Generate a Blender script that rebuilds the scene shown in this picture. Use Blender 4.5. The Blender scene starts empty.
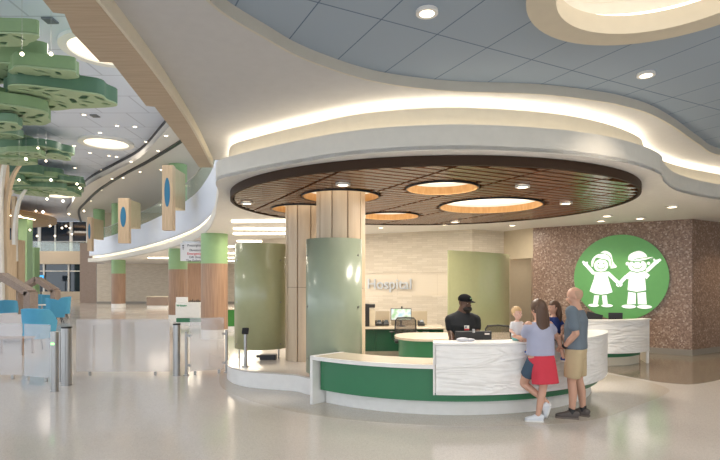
import bpy, bmesh, math, random
from math import pi, sin, cos, radians as R
from mathutils import Vector, Matrix
from mathutils.geometry import tessellate_polygon
random.seed(7)
S = bpy.context.scene
COL = S.collection
# ---------------- camera, world, exposure ----------------
EYE, HOR, F = 1.85, 282.0, 515.0
cd = bpy.data.cameras.new('camera'); cam = bpy.data.objects.new('camera', cd); COL.objects.link(cam)
cam.location = (0, 0, EYE); cam.rotation_euler = (pi/2, 0, 0)
cd.sensor_width = 36; cd.lens = F/720*36; cd.shift_y = (HOR-230)/720; cd.clip_end = 300
S.camera = cam
S.view_settings.view_transform = 'Standard'; S.view_settings.look = 'None'
S.view_settings.gamma = 1; S.view_settings.use_curve_mapping = False
S.view_settings.exposure = 0.35
W = bpy.data.worlds.new('daylight'); S.world = W; W.use_nodes = True
W.node_tree.nodes['Background'].inputs[0].default_value = (0.84, 0.92, 1.0, 1)
W.node_tree.nodes['Background'].inputs[1].default_value = 1.75
S.cycles.use_denoising = True
S.cycles.max_bounces = 8; S.cycles.diffuse_bounces = 5; S.cycles.sample_clamp_indirect = 6
S.cycles.transparent_max_bounces = 12
COVE, DOWN, AREA = 10.5, 1.0, 1.0
def lamp(name, loc, power, size, color=(1, .90, .78), kind='AREA', rot=(0, 0, 0), spot=None, sy=None):
    l = bpy.data.lights.new(name, kind); l.energy = power; l.color = color
    if kind == 'AREA':
        l.shape = 'RECTANGLE' if sy else 'DISK'; l.size = size
        if sy: l.size_y = sy
    elif kind == 'SPOT':
        l.spot_size = R(spot or 90); l.spot_blend = .6; l.shadow_soft_size = size
    o = bpy.data.objects.new(name, l); COL.objects.link(o); o.location = loc; o.rotation_euler = rot
    return o
def at(px, py, z):                      # world point at height z seen at a pixel
    Y = (z-EYE)*F/(HOR-py); return ((px-360)/F*Y, Y)
def atY(px, py, Y): return ((px-360)/F*Y, Y, EYE+(HOR-py)/F*Y)
# ---------------- helpers ----------------
def nt(m): return m.node_tree.nodes, m.node_tree.links
def mat(name, col, rough=.5, metal=0, spec=.5, emit=None, es=0, alpha=None, coat=0):
    m = bpy.data.materials.new(name); m.use_nodes = True
    b = m.node_tree.nodes['Principled BSDF']
    b.inputs['Base Color'].default_value = (*col, 1); b.inputs['Roughness'].default_value = rough
    b.inputs['Metallic'].default_value = metal; b.inputs['Specular IOR Level'].default_value = spec
    b.inputs['Coat Weight'].default_value = coat
    if emit: b.inputs['Emission Color'].default_value = (*emit, 1); b.inputs['Emission Strength'].default_value = es
    n, l = nt(m)
    if not emit:   # faint procedural variation on every surface
        tc = n.new('ShaderNodeTexCoord'); ns = n.new('ShaderNodeTexNoise'); ns.inputs['Scale'].default_value = 9
        mx = n.new('ShaderNodeMix'); mx.data_type = 'RGBA'
        mx.inputs[6].default_value = (*[c*.95 for c in col], 1); mx.inputs[7].default_value = (*[min(1, c*1.05) for c in col], 1)
        l.new(tc.outputs['Object'], ns.inputs['Vector']); l.new(ns.outputs['Fac'], mx.inputs[0]); l.new(mx.outputs[2], b.inputs['Base Color'])
    return m
def ramp(n, stops):
    r = n.new('ShaderNodeValToRGB'); e = r.color_ramp.elements
    e[0].position, e[0].color = stops[0][0], (*stops[0][1], 1); e[1].position, e[1].color = stops[-1][0], (*stops[-1][1], 1)
    for p, c in stops[1:-1]: k = e.new(p); k.color = (*c, 1)
    return r
def tex_mat(name, kind, stops, scale, rough=.5, stretch=(1, 1, 1), bump=0, coat=0, spec=.5, rotz=0, detail=3, dist=0, bdist=.01):
    m = mat(name, stops[0][1], rough, spec=spec, coat=coat); n, l = nt(m); b = n['Principled BSDF']
    tc = n.new('ShaderNodeTexCoord'); mp = n.new('ShaderNodeMapping'); mp.inputs['Scale'].default_value = stretch
    mp.inputs['Rotation'].default_value = (0, 0, rotz)
    l.new(tc.outputs['Object'], mp.inputs['Vector'])
    if kind == 'noise':
        t = n.new('ShaderNodeTexNoise'); t.inputs['Scale'].default_value = scale; t.inputs['Detail'].default_value = detail; t.inputs['Distortion'].default_value = dist; out = t.outputs['Fac']
    elif kind == 'voronoi':
        t = n.new('ShaderNodeTexVoronoi'); t.inputs['Scale'].default_value = scale; out = t.outputs['Color']
    elif kind == 'wave':
        t = n.new('ShaderNodeTexWave'); t.inputs['Scale'].default_value = scale; t.inputs['Distortion'].default_value = dist; t.inputs['Detail'].default_value = detail; out = t.outputs['Fac']
    l.new(mp.outputs[0], t.inputs['Vector'])
    r = ramp(n, stops); l.new(out, r.inputs[0]); l.new(r.outputs[0], b.inputs['Base Color'])
    if bump:
        bp = n.new('ShaderNodeBump'); bp.inputs['Strength'].default_value = bump; bp.inputs['Distance'].default_value = bdist
        l.new(out, bp.inputs['Height']); l.new(bp.outputs[0], b.inputs['Normal'])
    return m
def brick_mat(name, c1, c2, mortar, w, h, msize, rough=.8, rot=(pi/2, 0, 0), bump=.4, off=.5, loc=(0, 0, 0)):
    m = mat(name, c1, rough); n, l = nt(m); b = n['Principled BSDF']
    tc = n.new('ShaderNodeTexCoord'); mp = n.new('ShaderNodeMapping'); mp.inputs['Rotation'].default_value = rot; mp.inputs['Location'].default_value = loc
    t = n.new('ShaderNodeTexBrick'); t.inputs['Color1'].default_value = (*c1, 1); t.inputs['Color2'].default_value = (*c2, 1); t.inputs['Mortar'].default_value = (*mortar, 1)
    t.inputs['Scale'].default_value = 1; t.inputs['Brick Width'].default_value = w; t.inputs['Row Height'].default_value = h; t.inputs['Mortar Size'].default_value = msize; t.offset = off
    l.new(tc.outputs['Object'], mp.inputs[0]); l.new(mp.outputs[0], t.inputs['Vector']); l.new(t.outputs['Color'], b.inputs['Base Color'])
    if bump:
        ns = n.new('ShaderNodeTexNoise'); ns.inputs['Scale'].default_value = 14
        ad = n.new('ShaderNodeMath'); ad.operation = 'SUBTRACT'; l.new(ns.outputs['Fac'], ad.inputs[0]); l.new(t.outputs['Fac'], ad.inputs[1])
        bp = n.new('ShaderNodeBump'); bp.inputs['Strength'].default_value = bump; bp.inputs['Distance'].default_value = .02
        l.new(ad.outputs[0], bp.inputs['Height']); l.new(bp.outputs[0], b.inputs['Normal'])
    return m
def emis(name, col, s):
    m = bpy.data.materials.new(name); m.use_nodes = True; n, l = nt(m)
    n.remove(n['Principled BSDF']); e = n.new('ShaderNodeEmission'); e.inputs[0].default_value = (*col, 1); e.inputs[1].default_value = s
    l.new(e.outputs[0], n['Material Output'].inputs[0]); return m
def glass_mat(name, col, frost=.15, gloss=.08):
    m = bpy.data.materials.new(name); m.use_nodes = True; n, l = nt(m); n.remove(n['Principled BSDF'])
    t = n.new('ShaderNodeBsdfTransparent'); t.inputs[0].default_value = (*col, 1)
    d = n.new('ShaderNodeBsdfDiffuse'); d.inputs[0].default_value = (*col, 1)
    g = n.new('ShaderNodeBsdfGlossy'); g.inputs['Roughness'].default_value = .05
    a = n.new('ShaderNodeMixShader'); b = n.new('ShaderNodeMixShader'); a.inputs[0].default_value = frost; b.inputs[0].default_value = gloss
    l.new(t.outputs[0], a.inputs[1]); l.new(d.outputs[0], a.inputs[2]); l.new(a.outputs[0], b.inputs[1]); l.new(g.outputs[0], b.inputs[2])
    l.new(b.outputs[0], n['Material Output'].inputs[0]); return m

def BM(): return bmesh.new()
def obj(name, bm, m, parent=None, smooth=False, world=False):
    if world and parent:
        r = parent
        while r.parent: r = r.parent
        bmesh.ops.translate(bm, verts=bm.verts, vec=-Vector(r.location))
    bmesh.ops.recalc_face_normals(bm, faces=bm.faces)
    me = bpy.data.meshes.new(name); bm.to_mesh(me); bm.free()
    for x in (m if isinstance(m, (list, tuple)) else [m]): me.materials.append(x)
    if smooth:
        for p in me.polygons: p.use_smooth = True
        if smooth != 'all':
            try: me.set_sharp_from_angle(angle=R(38))
            except Exception: pass
    o = bpy.data.objects.new(name, me); COL.objects.link(o); o.parent = parent; return o
def tag(o, label, cat, group=None, kind=None):
    if label: o['label'] = label
    if cat: o['category'] = cat
    if group: o['group'] = group
    if kind: o['kind'] = kind
    return o
def thing(name, label, cat, loc=(0, 0, 0), rotz=0, group=None):
    o = bpy.data.objects.new(name, None); COL.objects.link(o); o.empty_display_size = .1
    o.location = loc; o.rotation_euler = (0, 0, rotz); return tag(o, label, cat, group)
def struct(name, bm, m, parent=None, smooth=False):
    o = obj(name, bm, m, parent, smooth)
    if not parent: o['kind'] = 'structure'
    return o
KIDS = {}
def dup(root, loc=None, rotz=None, label=None, group=None, scale=None):
    def cp(o, par):
        c = o.copy(); COL.objects.link(c); c.parent = par
        for ch in [x for x in COL.objects if x.parent == o and x != c]: cp(ch, c)
        return c
    r = cp(root, None)
    if loc is not None: r.location = loc
    if rotz is not None: r.rotation_euler = (0, 0, rotz)
    if label: r['label'] = label
    if group: r['group'] = group
    if scale: r.scale = (scale,)*3
    return r
def box(bm, c, s, rz=0, rx=0, ry=0, bev=0):
    M = Matrix.Translation(c) @ Matrix.Rotation(rz, 4, 'Z') @ Matrix.Rotation(ry, 4, 'Y') @ Matrix.Rotation(rx, 4, 'X') @ Matrix.Diagonal((*s, 1))
    r = bmesh.ops.create_cube(bm, size=1, matrix=M)
    if bev:
        es = list({e for v in r['verts'] for e in v.link_edges})
        bmesh.ops.bevel(bm, geom=es, offset=bev, segments=2, affect='EDGES', profile=.5)
def beam(bm, p0, p1, w, h):              # rectangular bar between two points
    p0, p1 = Vector(p0), Vector(p1); d = p1-p0; L = d.length
    q = d.to_track_quat('X', 'Z'); M = Matrix.Translation((p0+p1)/2) @ q.to_matrix().to_4x4() @ Matrix.Diagonal((L, w, h, 1))
    bmesh.ops.create_cube(bm, size=1, matrix=M)
def cyl(bm, p0, p1, r0, r1=None, n=24):
    p0, p1 = Vector(p0), Vector(p1); d = p1-p0; r1 = r0 if r1 is None else r1
    M = Matrix.Translation((p0+p1)/2) @ d.to_track_quat('Z', 'Y').to_matrix().to_4x4()
    bmesh.ops.create_cone(bm, cap_ends=True, segments=n, radius1=r0, radius2=r1, depth=d.length, matrix=M)
def ball(bm, c, r, n=14, rot=None):
    s = r if isinstance(r, (tuple, list)) else (r, r, r)
    M = Matrix.Translation(c) @ (rot.to_matrix().to_4x4() if rot else Matrix()) @ Matrix.Diagonal((*s, 1))
    bmesh.ops.create_uvsphere(bm, u_segments=n*2, v_segments=n, radius=1, matrix=M)
def tube(bm, pts, r, n=10):
    rs = r if isinstance(r, (list, tuple)) else [r]*len(pts)
    pts = [Vector(p) for p in pts]; rings = []
    for i, p in enumerate(pts):
        d = (pts[min(i+1, len(pts)-1)]-pts[max(i-1, 0)]).normalized()
        a = d.cross(Vector((0, 0, 1)) if abs(d.z) < .95 else Vector((0, 1, 0))).normalized(); b = d.cross(a)
        rings.append([bm.verts.new(p+(a*cos(t)+b*sin(t))*rs[i]) for t in [2*pi*k/n for k in range(n)]])
    for A, B in zip(rings, rings[1:]):
        for k in range(n): bm.faces.new((A[k], A[(k+1) % n], B[(k+1) % n], B[k]))
    bm.faces.new(rings[0]); bm.faces.new(rings[-1][::-1])
def prism(bm, outer, z0, z1, holes=()):
    loops = [list(outer)]+[list(h) for h in holes]
    flat = [p for L in loops for p in L]
    tris = tessellate_polygon([[Vector((p[0], p[1], 0)) for p in L] for L in loops])
    lo = [bm.verts.new((p[0], p[1], z0)) for p in flat]; hi = [bm.verts.new((p[0], p[1], z1)) for p in flat]
    for t in tris:
        try: bm.faces.new([lo[i] for i in t]); bm.faces.new([hi[i] for i in t[::-1]])
        except ValueError: pass
    k = 0
    for L in loops:
        n = len(L)
        for i in range(n):
            a, b = k+i, k+(i+1) % n
            bm.faces.new((lo[a], lo[b], hi[b], hi[a]))
        k += n
def circ(cx, cy, r, n=48, ry=None, rot=0):
    ry = r if ry is None else ry; out = []
    for i in range(n):
        t = 2*pi*i/n; x, y = r*cos(t), ry*sin(t); out.append((cx+x*cos(rot)-y*sin(rot), cy+x*sin(rot)+y*cos(rot)))
    return out
def arc(cx, cy, r, a0, a1, n=40): return [(cx+r*cos(R(a0+(a1-a0)*i/n)), cy+r*sin(R(a0+(a1-a0)*i/n))) for i in range(n+1)]
def spl(pts, k=8):                       # Catmull-Rom through points
    P = [Vector(p) for p in pts]; P = [2*P[0]-P[1]]+P+[2*P[-1]-P[-2]]; out = []
    for i in range(1, len(P)-2):
        for j in range(k):
            t = j/k; a, b, c, d = P[i-1:i+3]
            out.append(tuple(.5*((2*b)+(c-a)*t+(2*a-5*b+4*c-d)*t*t+(3*b-a-3*c+d)*t**3)))
    out.append(tuple(P[-2])); return out
def offs(pts, d):                        # offset a polyline to its left by d
    out = []
    for i, p in enumerate(pts):
        a, b = Vector(pts[max(i-1, 0)]), Vector(pts[min(i+1, len(pts)-1)]); t = (b-a).normalized()
        out.append((p[0]-t.y*d, p[1]+t.x*d))
    return out
def band(bm, pts, d0, d1, z0, z1): prism(bm, offs(pts, d0)+offs(pts, d1)[::-1], z0, z1)
def lathe(bm, prof, c=(0, 0, 0), n=32):
    rings = [[bm.verts.new((c[0]+r*cos(2*pi*k/n), c[1]+r*sin(2*pi*k/n), c[2]+z)) for k in range(n)] for r, z in prof]
    for A, B in zip(rings, rings[1:]):
        for k in range(n): bm.faces.new((A[k], A[(k+1) % n], B[(k+1) % n], B[k]))
    bm.faces.new(rings[0]); bm.faces.new(rings[-1][::-1])
def text_mesh(body, size, depth, name, m, parent, M, align='LEFT', bold=0):
    cu = bpy.data.curves.new(name, 'FONT'); cu.body = body; cu.size = size; cu.extrude = depth; cu.align_x = align; cu.offset = bold
    t = bpy.data.objects.new(name, cu); COL.objects.link(t); bpy.context.view_layer.update()
    me = bpy.data.meshes.new_from_object(t.evaluated_get(bpy.context.evaluated_depsgraph_get()))
    bpy.data.objects.remove(t); bpy.data.curves.remove(cu); me.transform(M); me.materials.append(m)
    o = bpy.data.objects.new(name, me); COL.objects.link(o); o.parent = parent; return o
# ---------------- materials ----------------
white = mat('white_paint', (.80, .79, .76), .6)
daylit_white = mat('parapet_daylight_tint', (.62, .68, .80), .45)  # white parapet with the blue daylight cast put into its colour
soffit_m = mat('soffit_paint', (.80, .79, .77), .7)
cream = mat('cream_paint', (.74, .67, .54), .7)
drywall = mat('drywall_paint', (.53, .53, .535), .7)
trimgrey = mat('ceiling_trim', (.55, .52, .45), .6)
dark = mat('dark_metal', (.02, .02, .022), .4)
black = mat('black_plastic', (.015, .015, .017), .45)
steel = mat('brushed_steel', (.40, .39, .38), .28, metal=1)
wood_l = tex_mat('light_oak', 'noise', [(.3, (.50, .36, .23)), (.7, (.66, .50, .34))], 3, .5, (14, 14, .5))
wood_beam = tex_mat('beam_oak', 'noise', [(.3, (.42, .32, .22)), (.7, (.52, .41, .29))], 3, .5, (.6, 12, 12), rotz=-.25)
wood_m = tex_mat('column_oak', 'noise', [(.3, (.29, .175, .115)), (.7, (.43, .275, .185))], 3, .45, (10, 10, .35))
wood_grey = tex_mat('grey_oak', 'noise', [(.3, (.28, .21, .17)), (.7, (.38, .29, .24))], 3, .5, (4, 4, 12))
walnut = tex_mat('walnut_slat', 'noise', [(.3, (.12, .052, .024)), (.7, (.22, .10, .05))], 2.2, .25, (1, 6, 6), coat=.1, spec=.4)
green_p = mat('green_paint', (.28, .44, .22), .5)
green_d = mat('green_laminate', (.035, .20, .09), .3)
solid_w = mat('solid_surface', (.90, .885, .86), .28)
counter_t = mat('stone_counter', (.72, .63, .50), .22)
# ---------------- floor ----------------
def terrazzo(name, c, c2, rough=.12):
    m = mat(name, c, rough, spec=.6); n, l = nt(m); b = n['Principled BSDF']
    tc = n.new('ShaderNodeTexCoord'); v = n.new('ShaderNodeTexVoronoi'); v.inputs['Scale'].default_value = 110
    g = n.new('ShaderNodeTexNoise'); g.inputs['Scale'].default_value = .5; g.inputs['Detail'].default_value = 5
    r = ramp(n, [(.1, c2), (.45, c), (1, tuple(min(1, x*1.1) for x in c))]); mx = n.new('ShaderNodeMix'); mx.data_type = 'RGBA'; mx.blend_type = 'MULTIPLY'; mx.inputs[0].default_value = 1
    r2 = ramp(n, [(.35, (.93, .93, .93)), (.65, (1, 1, 1))])
    l.new(tc.outputs['Object'], v.inputs['Vector']); l.new(tc.outputs['Object'], g.inputs['Vector'])
    l.new(v.outputs['Color'], r.inputs[0]); l.new(g.outputs['Fac'], r2.inputs[0]); l.new(r.outputs[0], mx.inputs[6]); l.new(r2.outputs[0], mx.inputs[7]); l.new(mx.outputs[2], b.inputs['Base Color'])
    return m
terr = terrazzo('terrazzo_cream', (.66, .62, .58), (.58, .54, .50))
terr2 = terrazzo('terrazzo_tan', (.60, .55, .48), (.52, .47, .41))
terr3 = terrazzo('terrazzo_brown', (.27, .23, .18), (.18, .15, .12))
bm = BM(); prism(bm, [(-46, -8), (15, -8), (15, 62), (-46, 62)], -.2, 0); struct('floor', bm, terr)
DC = (1.4, 9.95)
ring = spl([(-2.9, 10.6), (-2.35, 8.9), (-1.2, 7.55), (0, 6.85), (1.5, 6.6), (3.0, 6.85), (4.2, 7.75), (4.95, 8.4), (5.35, 8.95), (5.3, 9.7), (4.9, 10.4)])
inner = [(4.2, 11.5), (1, 12.5), (-2, 12.2)]
bm = BM(); prism(bm, ring+inner, 0, .002); struct('floor_inlay', bm, terr2)
brown = spl([(4.75, 11.6), (5.05, 10.6), (5.4, 9.75), (5.6, 9.45), (5.95, 9.3), (6.5, 9.55), (7.2, 10.0), (8.0, 10.3), (10, 10.6), (14.9, 10.8)])
bm = BM(); prism(bm, brown+[(14.9, 15), (5, 16.5), (4.2, 14)], 0, .003); struct('floor_inlay', bm, terr3)

# ---------------- reception soffit with its lip and cove ----------------
ZS, ZL, Z2, Z3 = 3.43, 3.73, 4.15, 4.27
lipA = [(-21.5, 40.7), (-19.1, 38.7), (-12.1, 29.1), (-7.3, 21.4), (-5.04, 16.7), (-3.72, 13.1), (-2.98, 10.7), (-2.5, 9.1), (-2.24, 8.06), (-1.73, 7.53), (-.91, 6.9), (0, 6.36), (1.07, 6.14), (2.2, 6.28), (3.06, 6.58), (3.82, 7.05), (4.43, 7.6), (4.85, 8.2), (5.62, 9.04), (6.94, 9.92), (9, 10.8), (14.9, 12.0)]
lip = spl(lipA, 6)
back_off = .46
cols = [(-.33, 8.78), (-1.09, 10.3)]
holes = [(-.33, 8.78, .64), (-1.12, 10.3, .62), (1.28, 8.02, .54), (2.5, 9.9, .95), (.67, 11.4, .62)]
bm = BM(); prism(bm, lip+[(14.9, 48), (-21.5, 48)], ZS, ZS+.05, [circ(x, y, r) for x, y, r in holes]); struct('ceiling', bm, soffit_m)
bm = BM(); band(bm, lip, 0, .05, ZS+.002, ZL); o = struct('trim_1', bm, mat('lip_paint', (.72, .69, .62), .6), smooth=True)
def back_offset(p):                      # the cove is deep over the desk, closes towards the beam and opens again along the mezzanine
    if p[0] > -1.2: return .27
    K = ((6.9, .27), (7.9, .25), (9.0, .16), (11.0, .16), (14.0, .36), (60, .36))
    for (y0, a), (y1, b) in zip(K, K[1:]):
        if y0 <= p[1] < y1: return a+(b-a)*(p[1]-y0)/(y1-y0)
    return back_off
backw = [offs(lip, back_offset(p))[i] for i, p in enumerate(lip)]
k = next(i for i, p in enumerate(lip) if p[1] < 9.9)
for seg, st_, d0, zz, lb in (([p for p in lip if p[1] < 8.6 or p[0] > 0], COVE*.4, .09, ZS+.245, 'warm strip light in the lower cove just behind the curved soffit lip'), ([p for p in lip if p[1] > 12.5 and p[0] < 0], COVE*1.1, .22, ZS+.12, 'warm strip light in the slot below the mezzanine parapet')):
    bm = BM(); band(bm, seg, d0, d0+.04, zz, zz+.025); st = obj('light_strip', bm, emis('cove_light', (1, .88, .70) if zz > 3.6 else (1, .80, .52), st_)); tag(st, lb, 'cove light')
right = backw[k:]
bm = BM(); prism(bm, right+offs(right, .08)[::-1], ZS+.05, 4.02); struct('wall_cove', bm, cream, smooth=True)
st = obj('light_strip', (lambda b: (band(b, right, .10, .14, 3.985, 4.01), b)[1])(BM()), emis('cove_light_upper', (1, .88, .69), COVE*1.25)); tag(st, 'warm strip light in the upper cove washing the drywall ceiling', 'cove light')
bm = BM(); prism(bm, offs(right, .05)+offs(right, .55)[::-1], 3.86, 3.9); struct('trim_8', bm, white)
backc = offs(right, .5)
bm = BM(); prism(bm, backc+offs(backc, .08)[::-1], 3.86, Z2+.05); struct('wall_cove_back', bm, white, smooth=True)
slot = backw[:k+1]
bm = BM(); prism(bm, slot+offs(slot, .04)[::-1], ZS+.05, 3.955); struct('wall_slot', bm, white, smooth=True)
left = offs(lip, .10)[:k+1]
bm = BM(); prism(bm, left+offs(left, .34)[::-1], 3.96, 4.0); struct('ceiling_slot', bm, white)
bm = BM(); prism(bm, left+offs(left, .1)[::-1], 3.92, 5.25); struct('wall_mezzanine', bm, daylit_white, smooth=True)
# mezzanine floor behind the parapet
bm = BM(); prism(bm, offs(left, .1)+[(-1.5, 9), (2, 12), (14.9, 14), (14.9, 48), (-21, 48)], 4.2, 4.3); struct('floor_mezzanine', bm, soffit_m)

# ---------------- drywall ceiling and the tiled recess ----------------
wood_r = spl([(-1.75, -2), (-2.02, 3.93), (-2.31, 6.83), (-2.78, 9.67)], 8)
trimA = [(-.9, -4.5), (-1.5, 0), (-1.5, 2.6), (-1.38, 3.6), (-1.256, 4.2), (-1.137, 4.5), (-.92, 4.84), (-.686, 5.2), (-.375, 5.52), (0, 5.82), (.434, 6.04), (1.15, 6.23), (2.21, 6.33), (3.07, 6.58), (3.46, 6.76), (3.94, 7.05), (4.63, 7.64), (5.59, 8.56), (6.55, 9.38), (8.5, 10.2), (13, 10.8)]
tr = spl(trimA, 6)
outer2 = wood_r+[p for p in offs(right, .53)]+[(14.9, -7.9), (-1.6, -7.9)]
hole2 = tr+[(13, -6.5), (-.6, -6.5)]
bm = BM(); prism(bm, outer2, Z2, Z2+.05, [hole2]); struct('ceiling_drywall', bm, drywall)
bm = BM(); prism(bm, tr+offs(tr, -.03)[::-1], Z2-.004, Z3); struct('trim_2', bm, trimgrey, smooth=True)
def tile_mat():
    m = mat('ceiling_tile', (.50, .57, .66), .8); n, l = nt(m); b = n['Principled BSDF']
    g = n.new('ShaderNodeNewGeometry')
    def dotm(v):
        d = n.new('ShaderNodeVectorMath'); d.operation = 'DOT_PRODUCT'; d.inputs[1].default_value = v; l.new(g.outputs['Position'], d.inputs[0]); return d.outputs['Value']
    def line(src, off, sp, w):
        a = n.new('ShaderNodeMath'); a.operation = 'SUBTRACT'; l.new(src, a.inputs[0]); a.inputs[1].default_value = off
        p = n.new('ShaderNodeMath'); p.operation = 'PINGPONG'; l.new(a.outputs[0], p.inputs[0]); p.inputs[1].default_value = sp/2
        c = n.new('ShaderNodeMath'); c.operation = 'LESS_THAN'; l.new(p.outputs[0], c.inputs[0]); c.inputs[1].default_value = w/2; return c.outputs[0]
    a = line(dotm((.89, .457, 0)), 2.345, .627, .012); c = line(dotm((-.457, .889, 0)), 4.13, 1.83, .014)
    x = n.new('ShaderNodeMath'); x.operation = 'MAXIMUM'; l.new(a, x.inputs[0]); l.new(c, x.inputs[1])
    mx = n.new('ShaderNodeMix'); mx.data_type = 'RGBA'; mx.inputs[6].default_value = (.31, .38, .46, 1); mx.inputs[7].default_value = (.10, .15, .22, 1)
    l.new(x.outputs[0], mx.inputs[0]); l.new(mx.outputs[2], b.inputs['Base Color']); return m
LC = (2.33, 3.87)
bm = BM(); prism(bm, [(p[0]-.1, p[1]+.1) for p in tr]+[(13.1, -6.6), (-1.6, -6.6)], Z3, Z3+.04, [circ(*LC, .96, 64)]); struct('ceiling_tiled', bm, tile_mat())
# round raised light well in the tiled ceiling
t = thing('round_ceiling_light', 'large round recessed ceiling light glowing in the blue-grey tiled ceiling', 'ceiling light', (*LC, 4.1))
bm = BM(); prism(bm, circ(0, 0, 1.03, 64), 0, .165, [circ(0, 0, .80, 64)]); obj('rim', bm, mat('rim_paint', (.62, .56, .44), .6), t, True)
bm = BM(); prism(bm, circ(0, 0, 1.25, 64), .5, .54); prism(bm, circ(0, 0, 1.25, 64), .215, .5, [circ(0, 0, 1.2, 64)]); prism(bm, circ(0, 0, 1.25, 64), .21, .225, [circ(0, 0, .97, 64)]); obj('dome', bm, white, t, True)
bm = BM(); prism(bm, circ(0, 0, 1.05, 64), .24, .27, [circ(0, 0, .98, 64)]); obj('light_strip', bm, emis('well_light', (1, .86, .68), 3.2), t)
# wood-clad stepped edge of the drywall ceiling
ZW, ZA = 4.0, 8.35
zig = [(-2.78, -2), (-2.6, 3.2), (-2.42, 3.93), (-2.45, 4.11), (-2.37, 4.13), (-2.48, 4.44), (-2.54, 5.03), (-2.43, 5.05), (-2.61, 6.29), (-2.52, 6.32), (-2.75, 8.0), (-3.02, 9.67)]
bm = BM(); prism(bm, wood_r+zig[::-1], ZW, Z2-.002, ); struct('trim_3', bm, wood_beam)
bm = BM(); band(bm, wood_r, -.03, -.001, ZW+.002, Z2-.002); struct('trim_4', bm, mat('beam_edge', (.70, .64, .52), .6))
bm = BM(); prism(bm, wood_r+[(p[0]+.05, p[1]) for p in zig[::-1]], Z2+.055, ZA-.002); struct('wall_atrium', bm, mat('atrium_wall', (.72, .68, .6), .7))

# ---------------- walnut slatted canopy ----------------
ZC = 3.31
CX, CY, CRX, CRY = 1.27, 9.80, 3.60, 3.36
U, V = Vector((-.457, .889)), Vector((.89, .457))
can = thing('slatted_canopy', 'oval walnut slatted canopy hung under the white soffit above the reception desk', 'ceiling canopy', (CX, CY, ZC))
el = [(CRX*cos(2*pi*i/96), CRY*sin(2*pi*i/96)) for i in range(96)]
hl = [(x-CX, y-CY, r) for x, y, r in holes]
bm = BM(); prism(bm, el, .055, .115, [circ(*h) for h in hl]); obj('backing_panel', bm, dark, can, True)
bm = BM(); prism(bm, [(x*1.012, y*1.012) for x, y in el], -.01, .118, [el]); obj('fascia', bm, mat('walnut_fascia', (.045, .024, .013), .6, spec=.2), can, True)
bm = BM()
jo = [(-2.19-CX)*V.x+(10.7-CY)*V.y-.06+1.18*i for i in range(-4, 8)]
s = -4.2
while s < 4.2:
    # interval of t along V where s*U + t*V is inside the ellipse
    px, py = s*U.x, s*U.y
    lo_, hi_, D = -9, 9, 1
    for q_ in (s-.072, s+.072):
        qx, qy = q_*U.x, q_*U.y
        a = (V.x/CRX)**2+(V.y/CRY)**2; b = 2*(qx*V.x/CRX**2+qy*V.y/CRY**2); c = (qx/CRX)**2+(qy/CRY)**2-1
        D_ = b*b-4*a*c
        if D_ <= 0: D = 0; break
        lo_, hi_ = max(lo_, (-b-D_**.5)/2/a+.012), min(hi_, (-b+D_**.5)/2/a-.012)
    if D > 0:
        iv = [(lo_, hi_)]
        cuts = [(j-.026, j+.026) for j in jo]
        for hx, hy, hr in hl:
            hu, hv = hx*U.x+hy*U.y, hx*V.x+hy*V.y; q = (hr+.03)**2-max(0, abs(s-hu)-.07)**2
            if q > 0: cuts.append((hv-q**.5, hv+q**.5))
        for c0, c1 in cuts:
            nv = []
            for a0, a1 in iv:
                if c1 <= a0 or c0 >= a1: nv.append((a0, a1)); continue
                if c0 > a0: nv.append((a0, c0))
                if c1 < a1: nv.append((c1, a1))
            iv = nv
        for a0, a1 in iv:
            if a1-a0 > .03:
                m = (a0+a1)/2; box(bm, (px+m*V.x, py+m*V.y, .03), (a1-a0, .135, .05), math.atan2(V.y, V.x))
    s += .185
obj('slats', bm, walnut, can)
drum_m = tex_mat('drum_oak', 'noise', [(.3, (.50, .25, .08)), (.7, (.60, .34, .13))], 3, .5, (6, 6, 2))
well_e = emis('round_light_diffuser', (1, .88, .70), 1.9)
for i, (x, y, r) in enumerate(holes):
    lab = ['oak-lined round light opening around the larger wood column', 'oak-lined round light opening around the column behind the larger one', 'oak-lined round ceiling opening nearest the front edge of the slatted canopy', 'widest oak-lined round light opening in the slatted canopy', 'oak-lined round light opening near the back of the slatted canopy'][i]
    t = thing('round_light_opening', lab, 'ceiling light', (x, y, ZC), group=None)
    bm = BM(); prism(bm, circ(0, 0, r+.012), -.012, .117, [circ(0, 0, r-.012)]); obj('drum', bm, drum_m, t, True)
    bm = BM(); prism(bm, circ(0, 0, r+.028), -.016, .02, [circ(0, 0, r+.013)]); obj('rim', bm, dark, t, True)
    h = [circ(0, 0, .445)] if i < 2 else []
    if i == 1: h = [[(a+.03, b) for a, b in h[0]]]
    bm = BM(); prism(bm, circ(0, 0, r+.1), .172, .19, h); obj('diffuser', bm, well_e, t)

# ---------------- atrium: ceiling, curved bulkheads ----------------

bm = BM(); prism(bm, [(-46, -8), (-2.2, -8), (-2.2, 9), (0, 20), (0, 62), (-46, 62)], ZA, ZA+.2, )
struct('ceiling_atrium', bm, brick_mat('atrium_panels', (.68, .73, .84), (.66, .71, .82), (.50, .54, .64), 1.8, 1.8, .03, .8, (0, 0, 0), bump=0))
c1 = spl([at(165, 131, 7.9), at(140, 157, 7.9), at(112, 172, 7.9), at(89, 184, 7.9), at(76, 197, 7.9), at(71, 207, 7.9), at(73, 218, 7.9), (-28, 62)], 8)
c1 = spl([(-4.0, 13.5), (-5.6, 17.2)], 4)[:-1]+c1
bm = BM(); prism(bm, c1+[(0, 62), (0, 20), (-2.6, 10)], 7.9, 8.0); struct('ceiling_bulkhead', bm, mat('bulkhead_paint', (.70, .66, .60), .7))
bm = BM(); band(bm, c1, -.05, 0, 8.19, 8.348); struct('trim_5', bm, dark)
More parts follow.
